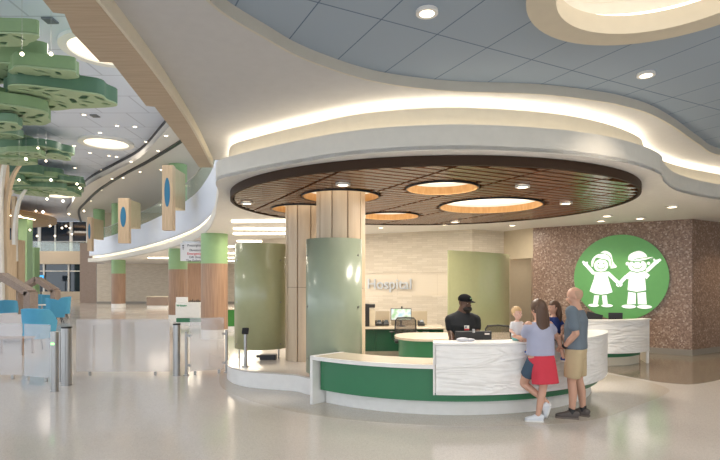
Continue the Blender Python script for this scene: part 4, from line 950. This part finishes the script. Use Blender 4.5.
def fuse(name, bm, m, parent, voxel, smooth=5, cut=None):   # union of closed pieces as one continuous surface
    bmesh.ops.recalc_face_normals(bm, faces=bm.faces)
    me = bpy.data.meshes.new('tmp'); bm.to_mesh(me); bm.free(); o = bpy.data.objects.new('tmp', me); COL.objects.link(o)
    md = o.modifiers.new('r', 'REMESH'); md.mode = 'VOXEL'; md.voxel_size = voxel
    if smooth: sm = o.modifiers.new('s', 'SMOOTH'); sm.iterations = smooth; sm.factor = .5
    bpy.context.view_layer.update()
    res = bpy.data.meshes.new_from_object(o.evaluated_get(bpy.context.evaluated_depsgraph_get()))
    bpy.data.objects.remove(o); bpy.data.meshes.remove(me)
    if cut:
        b = BM(); b.from_mesh(res); dv = [v for v in b.verts if cut(v.co)]; bmesh.ops.delete(b, geom=dv, context='VERTS'); b.to_mesh(res); b.free()
    res.name = name; res.materials.clear(); res.materials.append(m)
    for p in res.polygons: p.use_smooth = True
    o = bpy.data.objects.new(name, res); COL.objects.link(o); o.parent = parent; return o
def dirs(yaw, pitch=0):                   # facing vector (yaw 0 looks away from the photo, +90 looks towards -x), right, up
    f = Vector((-sin(yaw)*cos(pitch), cos(yaw)*cos(pitch), sin(pitch))); r = Vector((cos(yaw), sin(yaw), 0)); return f, r, r.cross(f)
def head_geo(bm, c, h, f, r, u):          # c: head centre, h: head height
    c = Vector(c); rot = Matrix((r, f, u)).transposed().to_quaternion()
    g = lambda a, b, d: c+r*a*h+f*b*h+u*d*h
    ball(bm, g(0, -.03, .09), (.335*h, .41*h, .41*h), 12, rot); ball(bm, g(0, .07, -.14), (.27*h, .30*h, .33*h), 10, rot)
    ball(bm, g(0, .20, -.36), (.13*h, .14*h, .12*h), 8, rot)
    chain(bm, [g(0, .36, .04), g(0, .45, -.11)], [.035*h, .06*h], 8); ball(bm, g(.045, .40, -.12), .04*h, 6); ball(bm, g(-.045, .40, -.12), .04*h, 6)
    ball(bm, g(0, .37, -.235), (.10*h, .04*h, .03*h), 6, rot); ball(bm, g(0, .36, -.275), (.085*h, .04*h, .03*h), 6, rot)
    ball(bm, g(0, .33, .10), (.22*h, .06*h, .035*h), 6, rot)
    for s in (-1, 1):
        ball(bm, g(s*.34, -.03, -.03), (.035*h, .075*h, .13*h), 7, rot); ball(bm, g(s*.17, .27, -.12), (.09*h, .08*h, .08*h), 6, rot)
    return g, rot
def hand_geo(bm, wrist, d, palm_n, s=1.0, curl=.5, side=1):   # palm, four fingers, thumb
    w = Vector(wrist); d = Vector(d).normalized(); n = Vector(palm_n); n = (n-d*n.dot(d)).normalized(); a = d.cross(n)*side
    loft(bm, [(w, .026*s, .019*s), (w+d*.04*s, .037*s, .017*s), (w+d*.085*s, .041*s, .014*s)], a, 12)
    for k, L in enumerate((.068, .078, .073, .057)):
        b = w+d*.083*s+a*(-.030+.020*k)*s; p = [b]; ang_ = 0
        for q in (.42, .33, .25):
            ang_ += curl*.6; dd = d*cos(ang_)+n*sin(ang_); p.append(p[-1]+dd*L*q*s)
        chain(bm, p, [.0095*s, .009*s, .0082*s, .007*s], 8)
    b = w+d*.025*s-a*.026*s; chain(bm, [b, b+(d*.6-a*.7+n*.25)*.035*s, b+(d*.9-a*.75+n*.5)*.06*s], [.013*s, .0105*s, .008*s], 8)
skinA = mat('skin_fair', (.62, .36, .26), .5); skinB = mat('skin_tan', (.60, .35, .25), .5); skinC = mat('skin_brown', (.10, .05, .032), .45); skinD = mat('skin_light', (.72, .46, .36), .5)
eyew = mat('eye_white', (.5, .48, .46), .5); eyed = mat('eye_dark', (.03, .02, .015), .2)
def eyes(g, rot, h, root, off, k=.92):
    for s in (-1, 1):
        bm = BM(); ball(bm, g(s*.14, .315, .02), (.05*h, .040*h, .028*h), 8, rot); e = obj('eye', bm, eyew, root, 'all')
        bm = BM(); ball(bm, g(s*.14, .35, .02), (.026*h, .016*h, .026*h), 6, rot); obj('iris', bm, eyed, e, 'all')
def shoe(root, heel, toe, m, sole_m, s=1.0, up=(0, 0, 1), name='shoe'):
    heel, toe = Vector(heel), Vector(toe); d = (toe-heel).normalized(); u = Vector(up); u = (u-d*u.dot(d)).normalized(); r = d.cross(u); L = (toe-heel).length
    bm = BM(); loft(bm, [(heel+u*.045*s, .030*s, .040*s), (heel+d*L*.12+u*.055*s, .040*s, .052*s), (heel+d*L*.35+u*.056*s, .042*s, .054*s), (heel+d*L*.6+u*.042*s, .047*s, .036*s), (heel+d*L*.85+u*.034*s, .045*s, .027*s), (heel+d*L*.98+u*.028*s, .026*s, .018*s)], r, 18)
    a = fuse(name, bm, m, root, .007*max(s, .6), 3)
    bm = BM(); q = [(-.0, .034), (.35, .040), (.62, .050), (.86, .047), (.99, .024)]
    pts = [heel+d*L*t+r*w*s for t, w in q]+[heel+d*L*t-r*w*s for t, w in q[::-1]]
    lo = [bm.verts.new(p+u*.001) for p in pts]; hi = [bm.verts.new(p+u*.022*s) for p in pts]; n = len(pts)
    bm.faces.new(lo); bm.faces.new(hi[::-1])
    for k in range(n): bm.faces.new((lo[k], lo[(k+1) % n], hi[(k+1) % n], hi[k]))
    obj('sole', bm, sole_m, a)
    bm = BM()
    for k in range(4): c = heel+d*L*(.36+.09*k)+u*(.098-.012*k)*s; beam(bm, c-r*.026*s, c+r*.026*s, .008*s, .005*s)
    obj('laces', bm, sole_m, a)
    return a
V3 = Vector
# ---- man: stands at the counter, back to us, looking down towards the girl ----
Ym = 6.98; M0 = V3((2.925, Ym, 0))
man = thing('person', 'bald man in a blue-grey T-shirt and khaki shorts leaning at the counter', 'person', M0)
yaw = R(56); f, r, u = dirs(yaw)
PX = lambda px, py, dy=0: V3(((px-360)/F*(Ym+dy)-M0.x, dy, EYE+(HOR-py)/F*(Ym+dy)))
hipc = V3((.0, 0, .93)); sh = V3((.02, -.0, 1.42)); shL = sh-r*.20; shR = sh+r*.20
body = BM()
loft(body, [(hipc-V3((0, 0, .08)), .15, .11), (hipc, .175, .125), (hipc+V3((0, 0, .15)), .165, .115), (hipc+V3((0, 0, .32)), .19, .125), (sh-V3((0, 0, .06)), .205, .115), (sh+V3((0, 0, .02)), .13, .08), (sh+V3((0, 0, .08)), .065, .062)], r)
hc = sh+V3((0, 0, .235))+f*.035
fh, rh, uh = dirs(R(62), -.22)
chain(body, [sh+V3((0, 0, .03)), hc-V3((0, 0, .06))], [.066, .058])
g, rot = head_geo(body, hc, .245, fh, rh, uh)
# legs
hL, hR = hipc-r*.09-V3((0, 0, .05)), hipc+r*.09-V3((0, 0, .05))
aL, aR = PX(572, 408, -.02), PX(583, 404.5, .12); aL.z = .09; aR.z = .09
kL, kR = (hL+aL)/2+f*.02+V3((0, 0, .03)), (hR+aR)/2+f*.02+V3((0, 0, .03))
for h_, k_, a_ in ((hL, kL, aL), (hR, kR, aR)):
    chain(body, [h_, (h_+k_)/2, k_, k_*.62+a_*.38-f*.015, a_], [.095, .08, .058, .058, .038])
    chain(body, [a_, a_-V3((0, 0, .05))+f*.05], [.04, .035])
# near (left in picture) arm hangs to the wrist with watch, hand resting at the girl's leg
eL = PX(576, 333.5, -.22); wL = PX(564.5, 346.5, -.08)
sA = PX(571.5, 311.5, -.19); chain(body, [sA, sA*.4+eL*.6, eL, eL*.5+wL*.5, wL], [.068, .052, .045, .042, .03])
hand_geo(body, wL, PX(558, 349, .05)-wL, (-.4, .2, -.8), 1.05, .45)
eR = PX(566, 332, .26); wR = PX(556, 327, .42); chain(body, [shR, eR, wR], [.06, .045, .03]); hand_geo(body, wR, (-1, .2, -.1), (0, .3, -1), 1.05, .5)
fuse('body', body, skinB, man, .009)
eyes(g, rot, .245, man, .3)
bm = BM(); loft(bm, [(hipc+V3((0, 0, .02)), .192, .145), (hipc+V3((0, 0, .15)), .19, .14), (hipc+V3((0, 0, .32)), .208, .145), (sh-V3((0, 0, .08)), .222, .132), (sh+V3((0, 0, .01)), .175, .10), (sh+V3((0, 0, .055)), .09, .078)], r)
chain(bm, [sh-r*.08-V3((0,0,.05)), sA, sA*.3+eL*.7], [.085, .082, .072]); chain(bm, [sh+r*.1-V3((0,0,.05)), shR-V3((0,0,.03)), shR*.5+eR*.5], [.085, .075, .07])
fuse('t_shirt', bm, mat('shirt_blue_grey', (.14, .18, .22), .85), man, .011)
bm = BM(); loft(bm, [(hipc-V3((0, 0, .10)), .165, .128), (hipc, .186, .138), (hipc+V3((0, 0, .08)), .178, .13)], r)
for h_, k_ in ((hL, kL), (hR, kR)):
    k2 = h_*.13+k_*.87; loft(bm, [(h_+V3((0, 0, .05)), .105, .12), ((h_+k2)/2, .105, .115), (k2, .098, .105)], r)
fuse('shorts', bm, mat('khaki', (.52, .41, .25), .85), man, .011, 3)
shoem = mat('shoe_grey', (.10, .085, .08), .7); solem = mat('sole_dark', (.18, .15, .13), .6)
fd = V3((-.93, .36, 0)).normalized()
fd2 = V3((-.75, .66, 0)).normalized()
for a_, d_ in ((aL, fd), (aR, fd2)):
    hh = V3((a_.x, a_.y, 0))-d_*.085; shoe(man, hh, hh+d_*.30, shoem, solem, 1.1)
    bm = BM(); cyl(bm, (a_.x, a_.y, .07), (a_.x, a_.y, .15), .046, .044, 16); obj('sock', bm, black, man, True)
bm = BM(); d_ = (wL-eL).normalized(); cyl(bm, wL-d_*.02, wL+d_*.012, .038, .036, 20); obj('watch', bm, black, man, True)
bm = BM(); ball(bm, hc+uh*.03-fh*.012, (.086, .104, .103), 12, rot)
fuse('hair', bm, mat('hair_stubble', (.50, .32, .22), .7), man, .008, 2, cut=lambda c: (c-hc).dot(fh) > -.02 or (c-hc).dot(uh) > .07)
# ---- woman ----
Yw = 6.86; W0 = V3((2.405, Yw, 0)); M0_ = M0; M0 = W0; Ym = Yw
wom = thing('person', 'long-haired woman in a lavender T-shirt and red skirt holding the toddler at the counter', 'person', W0)
yaw = R(18); f, r, u = dirs(yaw)
hipc = V3((.0, -.0, .86)); sh = V3((-.02, 0, 1.28)); shL = sh-r*.165; shR = sh+r*.165
body = BM()
loft(body, [(hipc-V3((0, 0, .1)), .15, .11), (hipc, .175, .12), (hipc+V3((0, 0, .16)), .135, .10), (hipc+V3((0, 0, .3)), .155, .11), (sh-V3((0, 0, .06)), .165, .10), (sh+V3((0, 0, .01)), .11, .07), (sh+V3((0, 0, .06)), .05, .05)], r)
hc = sh+V3((.0, 0, .205))+f*.03; fh, rh, uh = dirs(R(25), -.1)
chain(body, [sh+V3((0, 0, .02)), hc-V3((0, 0, .06))], [.052, .047])
g, rot = head_geo(body, hc, .222, fh, rh, uh)
hL, hR = hipc-r*.08-V3((0, 0, .05)), hipc+r*.08-V3((0, 0, .05))
# standing leg under the skirt; other leg bent with the knee forward-left and the heel lifted, crossing behind
kS, aS = PX(543, 388, -.02), PX(538, 411, -.04); aS.z = .085
kB, aB = PX(523, 383, .16), PX(546.5, 402, -.02)
chain(body, [hR, (hR+kS)/2, kS, kS*.62+aS*.38, aS], [.09, .072, .052, .050, .033]); chain(body, [aS, aS+V3((-.05, .02, -.05))], [.034, .028])
chain(body, [hL, (hL+kB)/2, kB, kB*.62+aB*.38, aB], [.09, .075, .054, .050, .033]); chain(body, [aB, aB+V3((.03, .0, -.06))], [.034, .028])
eL = PX(524, 338, .12); wL = PX(513.5, 336.5, .34)
chain(body, [shL, shL*.5+eL*.5, eL, wL], [.055, .045, .038, .026]); hand_geo(body, wL, (.3, .3, .55), (.9, .1, .1), .9, .5)
eR = PX(556, 336, .12); wR = PX(545, 333, .36); chain(body, [shR, eR, wR], [.05, .038, .026]); hand_geo(body, wR, (-.9, .4, .1), (0, .4, -.8), .9, .5)
fuse('body', body, skinA, wom, .009)
eyes(g, rot, .222, wom, .3)
bm = BM(); loft(bm, [(hipc+V3((0, 0, .02)), .195, .14), (hipc+V3((0, 0, .14)), .185, .135), (hipc+V3((0, 0, .28)), .182, .132), (sh-V3((0, 0, .07)), .182, .12), (sh, .145, .09), (sh+V3((0, 0, .04)), .08, .07)], r)
chain(bm, [sh-r*.07-V3((0, 0, .05)), shL-V3((0, 0, .03)), shL*.38+eL*.62], [.07, .068, .07]); chain(bm, [sh+r*.07-V3((0, 0, .05)), shR-V3((0, 0, .03)), shR*.5+eR*.5], [.07, .066, .064])
fuse('t_shirt', bm, mat('shirt_lavender', (.40, .42, .56), .85), wom, .011)
bm = BM(); loft(bm, [(V3((.055, -.03, .50)), .185, .125), (V3((.045, -.02, .62)), .175, .13), (hipc+V3((.01, 0, -.05)), .185, .138), (hipc+V3((0, 0, .08)), .155, .12)], r)
fuse('skirt', bm, mat('skirt_red', (.62, .045, .075), .8), wom, .011, 3)
bm = BM(); k2 = hL*.35+kB*.65; loft(bm, [(hL, .10, .11), (hL*.5+k2*.5, .095, .1), (k2, .085, .09)], r); fuse('shorts', bm, mat('navy_shorts', (.05, .09, .14), .8), wom, .011, 2)
ws, wl = mat('shoe_white', (.72, .76, .82), .6), mat('sole_white', (.8, .8, .8), .5)
hh = V3((aS.x+.07, aS.y-.01, 0)); shoe(wom, hh, hh+V3((-.235, .05, 0)), ws, wl, .95)
hh = aB+V3((.045, -.05, -.02)); shoe(wom, hh, hh+V3((-.03, .10, -.20)), ws, wl, .95, up=(-.9, .2, -.1))
hair = mat('hair_dark_brown', (.10, .056, .036), .45)
bm = BM(); ball(bm, hc+uh*.035-fh*.02, (.090, .112, .108), 12, rot)
b_ = hc-fh*.075
loft(bm, [(b_+V3((0, 0, .06)), .07, .03), (b_+V3((.0, -.01, -.06)), .092, .045), (b_+V3((.0, -.02, -.18)), .095, .042), (b_+V3((.015, -.035, -.29)), .085, .032), (b_+V3((.02, -.04, -.37)), .05, .02)], rh)
for k in range(7):
    o_ = -.075+.025*k; chain(bm, [b_+rh*o_+V3((0, 0, .02)), b_+rh*o_*1.15-fh*.03+V3((0, 0, -.14)), b_+rh*(o_*1.05+.01*sin(k*2))-fh*.03+V3((.01, 0, -.28)), b_+rh*(o_*.9+.015)-fh*.02+V3((.015, 0, -.36-.02*(k % 3)))], [.02, .02, .018, .009], 8)
fuse('hair', bm, hair, wom, .008, 2, cut=lambda c: (c-hc).dot(fh) > .055 and (c-hc).dot(uh) < .06)
# ---- toddler sitting on the counter ----
def child(label, C0, yaw, sz, headh, hair_m, top_m, bot_m, skin, feet_m, legs, arms, hairlong, hyaw, lean=0):
    t = thing('person', label, 'person', C0); f, r, u = dirs(yaw)
    hip = V3((0, 0, .07*sz)); sh = hip+V3((0, 0, .33*sz))+f*lean; hc = sh+V3((0, 0, .06*sz+headh*.5)); fh, rh, uh = dirs(hyaw, -.05)
    b = BM(); loft(b, [(hip-V3((0, 0, .05*sz)), .09*sz, .08*sz), (hip+V3((0, 0, .05*sz)), .115*sz, .09*sz), (hip*.5+sh*.5, .11*sz, .085*sz), (sh-V3((0, 0, .05*sz)), .125*sz, .08*sz), (sh, .08*sz, .055*sz), (sh+V3((0, 0, .04*sz)), .04*sz, .04*sz)], r)
    chain(b, [sh, hc-V3((0, 0, headh*.3))], [.036*sz, .034*sz]); g, rot = head_geo(b, hc, headh, fh, rh, uh)
    for (kx, ax), s_ in zip(legs, (-1, 1)):
        h0 = hip+r*s_*.06*sz; chain(b, [h0, V3(kx), V3(ax)], [.062*sz, .046*sz, .028*sz]); chain(b, [V3(ax), V3(ax)+f*.03*sz-V3((0, 0, .03*sz))], [.03*sz, .025*sz])
    for (ex_, wx), s_ in zip(arms, (-1, 1)):
        s0 = sh+r*s_*.115*sz-V3((0, 0, .03*sz)); chain(b, [s0, V3(ex_), V3(wx)], [.038*sz, .03*sz, .021*sz]); hand_geo(b, V3(wx), V3(wx)-V3(ex_), (0, 0, -1), .62*sz, .5)
    fuse('body', b, skin, t, .006); eyes(g, rot, headh, t, .3)
    b = BM(); loft(b, [(hip+V3((0, 0, -.01)), .122*sz, .10*sz), (hip*.5+sh*.5, .122*sz, .098*sz), (sh-V3((0, 0, .05*sz)), .135*sz, .09*sz), (sh+V3((0, 0, .01)), .09*sz, .065*sz)], r)
    for (ex_, wx), s_ in zip(arms, (-1, 1)):
        s0 = sh+r*s_*.115*sz-V3((0, 0, .03*sz)); chain(b, [s0, s0*.45+V3(ex_)*.55], [.05*sz, .044*sz])
    fuse('shirt', b, top_m, t, .007, 3)
    b = BM(); loft(b, [(hip-V3((0, 0, .062*sz)), .10*sz, .09*sz), (hip+V3((0, 0, .05*sz)), .125*sz, .102*sz)], r)
    for (kx, ax), s_ in zip(legs, (-1, 1)):
        h0 = hip+r*s_*.06*sz; chain(b, [h0, h0*.35+V3(kx)*.65], [.072*sz, .06*sz])
    fuse('shorts', b, bot_m, t, .008, 2)
    for (kx, ax), s_ in zip(legs, (-1, 1)):
        a = V3(ax)-V3((0, 0, .06*sz)); fd_ = f.copy(); shoe(t, a-fd_*.05*sz, a+fd_*.12*sz, feet_m, wl, .62*sz)
    b = BM(); ball(b, hc+uh*headh*.14-fh*headh*.07, (headh*.375, headh*.45, headh*.43), 12, rot)
    if hairlong:
        q = hc-fh*headh*.3; loft(b, [(q+V3((0, 0, .02)), .07, .04), (q-fh*.015-V3((0, 0, .10)), .075, .045), (q-fh*.02-V3((0, 0, .20)), .05, .03), (q-fh*.02-V3((0, 0, .27)), .02, .012)], rh)
    fuse('hair', b, hair_m, t, .007, 2, cut=lambda c: (c-hc).dot(fh) > headh*.1 and (c-hc).dot(uh) < headh*.2)
    return t
bluesh = mat('shoe_blue', (.04, .10, .38), .6)
Yt = 7.22
tx = (517-360)/F*Yt
child('blond toddler in a white shirt sitting on the white counter beside the long-haired woman', V3((tx, Yt, 1.03)), R(200), .64, .175,
      mat('hair_blond', (.62, .42, .22), .6), mat('shirt_white', (.72, .72, .74), .8), mat('teal_shorts', (.15, .38, .38), .8), skinD, bluesh,
      [((.08, -.13, .05), (.085, -.19, -.12)), ((-.0, -.13, .05), (.05, -.18, -.115))], [((.10, -.05, .15), (.07, -.10, .22)), ((-.10, -.03, .14), (-.06, -.09, .10))], False, R(215))
Yg = 7.2; gx = (554.5-360)/F*Yg
child('dark-haired girl in navy clothes sitting on the counter between the woman and the man', V3((gx, Yg+.03, 1.03)), R(-150), .80, .182,
      mat('hair_brown', (.09, .045, .025), .5), mat('shirt_navy', (.02, .045, .20), .8), mat('shorts_black', (.012, .015, .03), .8), skinB, mat('shoe_navy', (.02, .05, .22), .6),
      [((.08, -.20, .06), (.09, -.26, -.22)), ((-.01, -.20, .06), (.03, -.27, -.20))], [((.13, -.07, .17), (.06, -.15, .12)), ((-.11, -.05, .17), (-.04, -.15, .13))], True, R(100))
# ---- guard behind the desk ----
Yq = 8.5; M0 = V3(((463-360)/F*Yq, Yq, 0)); Ym = Yq
gd = thing('person', 'bearded man in a black cap and black polo with a badge, behind the desk', 'person', M0)
f, r, u = dirs(R(180)); hipc = V3((0, .05, .84)); sh = V3((0, .02, 1.32)); shL = sh-r*.23; shR = sh+r*.23
body = BM()
loft(body, [(hipc-V3((0, 0, .1)), .18, .14), (hipc, .20, .16), (hipc+V3((0, 0, .18)), .21, .165), (sh-V3((0, 0, .16)), .225, .15), (sh-V3((0, 0, .07)), .185, .12), (sh+V3((0, 0, .01)), .115, .09), (sh+V3((0, 0, .08)), .075, .075)], r)
hc = sh+V3((.03, -.04, .185)); fh, rh, uh = dirs(R(222), -.12)
chain(body, [sh, hc-V3((0, 0, .06))], [.10, .088]); g, rot = head_geo(body, hc, .26, fh, rh, uh)
for s_ in (-1, 1):
    h_ = hipc+r*.1*s_-V3((0, 0, .05)); k_ = h_+V3((0, -.02, -.38)); a_ = k_+V3((0, .03, -.33)); a_.z = .09
    chain(body, [h_, k_, a_], [.11, .07, .045])
for s_, e_, w_ in ((1, PX(450.5, 331, .0), PX(453, 345, -.22)), (-1, PX(477, 330, -.02), PX(474, 344, -.24))):
    s0 = sh+r*.205*s_-V3((0, 0, .10)); chain(body, [s0, e_, w_], [.085, .056, .036]); hand_geo(body, w_, (0, -1, -.25), (0, 0, -1), 1.1, .3)
fuse('body', body, skinC, gd, .009); eyes(g, rot, .235, gd, .3)
bm = BM(); loft(bm, [(hipc, .222, .18), (hipc+V3((0, 0, .18)), .228, .182), (sh-V3((0, 0, .16)), .24, .168), (sh-V3((0, 0, .07)), .20, .138), (sh+V3((0, 0, .02)), .125, .105), (sh+V3((0, 0, .06)), .085, .088)], r)
for s_, e_ in ((1, PX(450.5, 331, .0)), (-1, PX(477, 330, -.02))):
    s0 = sh+r*.205*s_-V3((0, 0, .10)); chain(bm, [sh+r*.10*s_-V3((0, 0, .05)), s0, s0*.3+e_*.7], [.085, .095, .08])
polo = mat('polo_black', (.008, .010, .014), .8); fuse('polo_shirt', bm, polo, gd, .011)
bm = BM(); loft(bm, [(hipc-V3((0, 0, .12)), .19, .15), (hipc+V3((0, 0, .02)), .215, .172)], r)
for s_ in (-1, 1):
    h_ = hipc+r*.1*s_-V3((0, 0, .05)); k_ = h_+V3((0, -.02, -.38)); a_ = k_+V3((0, .03, -.33)); a_.z = .1; chain(bm, [h_, k_, a_], [.125, .09, .07])
fuse('trousers', bm, mat('trousers_black', (.012, .012, .014), .8), gd, .012)
for s_ in (-1, 1): hh = V3((r.x*.1*s_, .12, 0)); shoe(gd, hh, hh+V3((0, -.29, 0)), black, black, 1.1)
bm = BM(); ball(bm, hc+uh*.06-fh*.01, (.106, .122, .09), 12, rot); capm = mat('cap_fabric', (.01, .01, .012), .95, spec=.1); capo = fuse('cap', bm, capm, gd, .007, 2, cut=lambda c: (c-hc).dot(uh) < .028)
bm = BM(); q0 = hc+uh*.052+fh*.09; pts = [(-.07, 0), (-.065, .05), (-.04, .085), (0, .098), (.04, .085), (.065, .05), (.07, 0)]
lo = [bm.verts.new(q0+rh*a+fh*b-uh*(.02*b/.098+abs(a)*.15)) for a, b in pts]; hi = [bm.verts.new(v.co+uh*.008) for v in lo]; n = len(pts)
bm.faces.new(lo); bm.faces.new(hi[::-1]); [bm.faces.new((lo[k], lo[(k+1) % n], hi[(k+1) % n], hi[k])) for k in range(n)]; obj('brim', bm, capm, capo)
bm = BM(); ball(bm, hc+uh*.09+fh*.103, (.016, .006, .010), 6, rot); obj('cap_emblem', bm, mat('cap_green', (.3, .6, .3), .5), capo)
bm = BM(); ball(bm, hc+fh*.047-uh*.09, (.085, .086, .062), 10, rot); ball(bm, hc+fh*.052-uh*.125, (.056, .06, .042), 8, rot)
fuse('beard', bm, mat('beard_black', (.012, .009, .008), .8), gd, .007, 2, cut=lambda c: (c-hc).dot(uh) > -.045)
q = sh+V3((.03, -.175, -.20)); bm = BM(); box(bm, q, (.075, .008, .05)); bd = obj('badge', bm, mat('badge_white', (.75, .77, .72), .4), gd)
bm = BM(); box(bm, q+V3((0, 0, -.038)), (.075, .008, .024)); obj('badge_strip', bm, mat('badge_red', (.65, .02, .04), .4), bd)
bm = BM(); box(bm, q+V3((-.015, -.006, .0)), (.022, .004, .032)); obj('badge_photo', bm, mat('badge_photo', (.05, .12, .3), .4), bd)
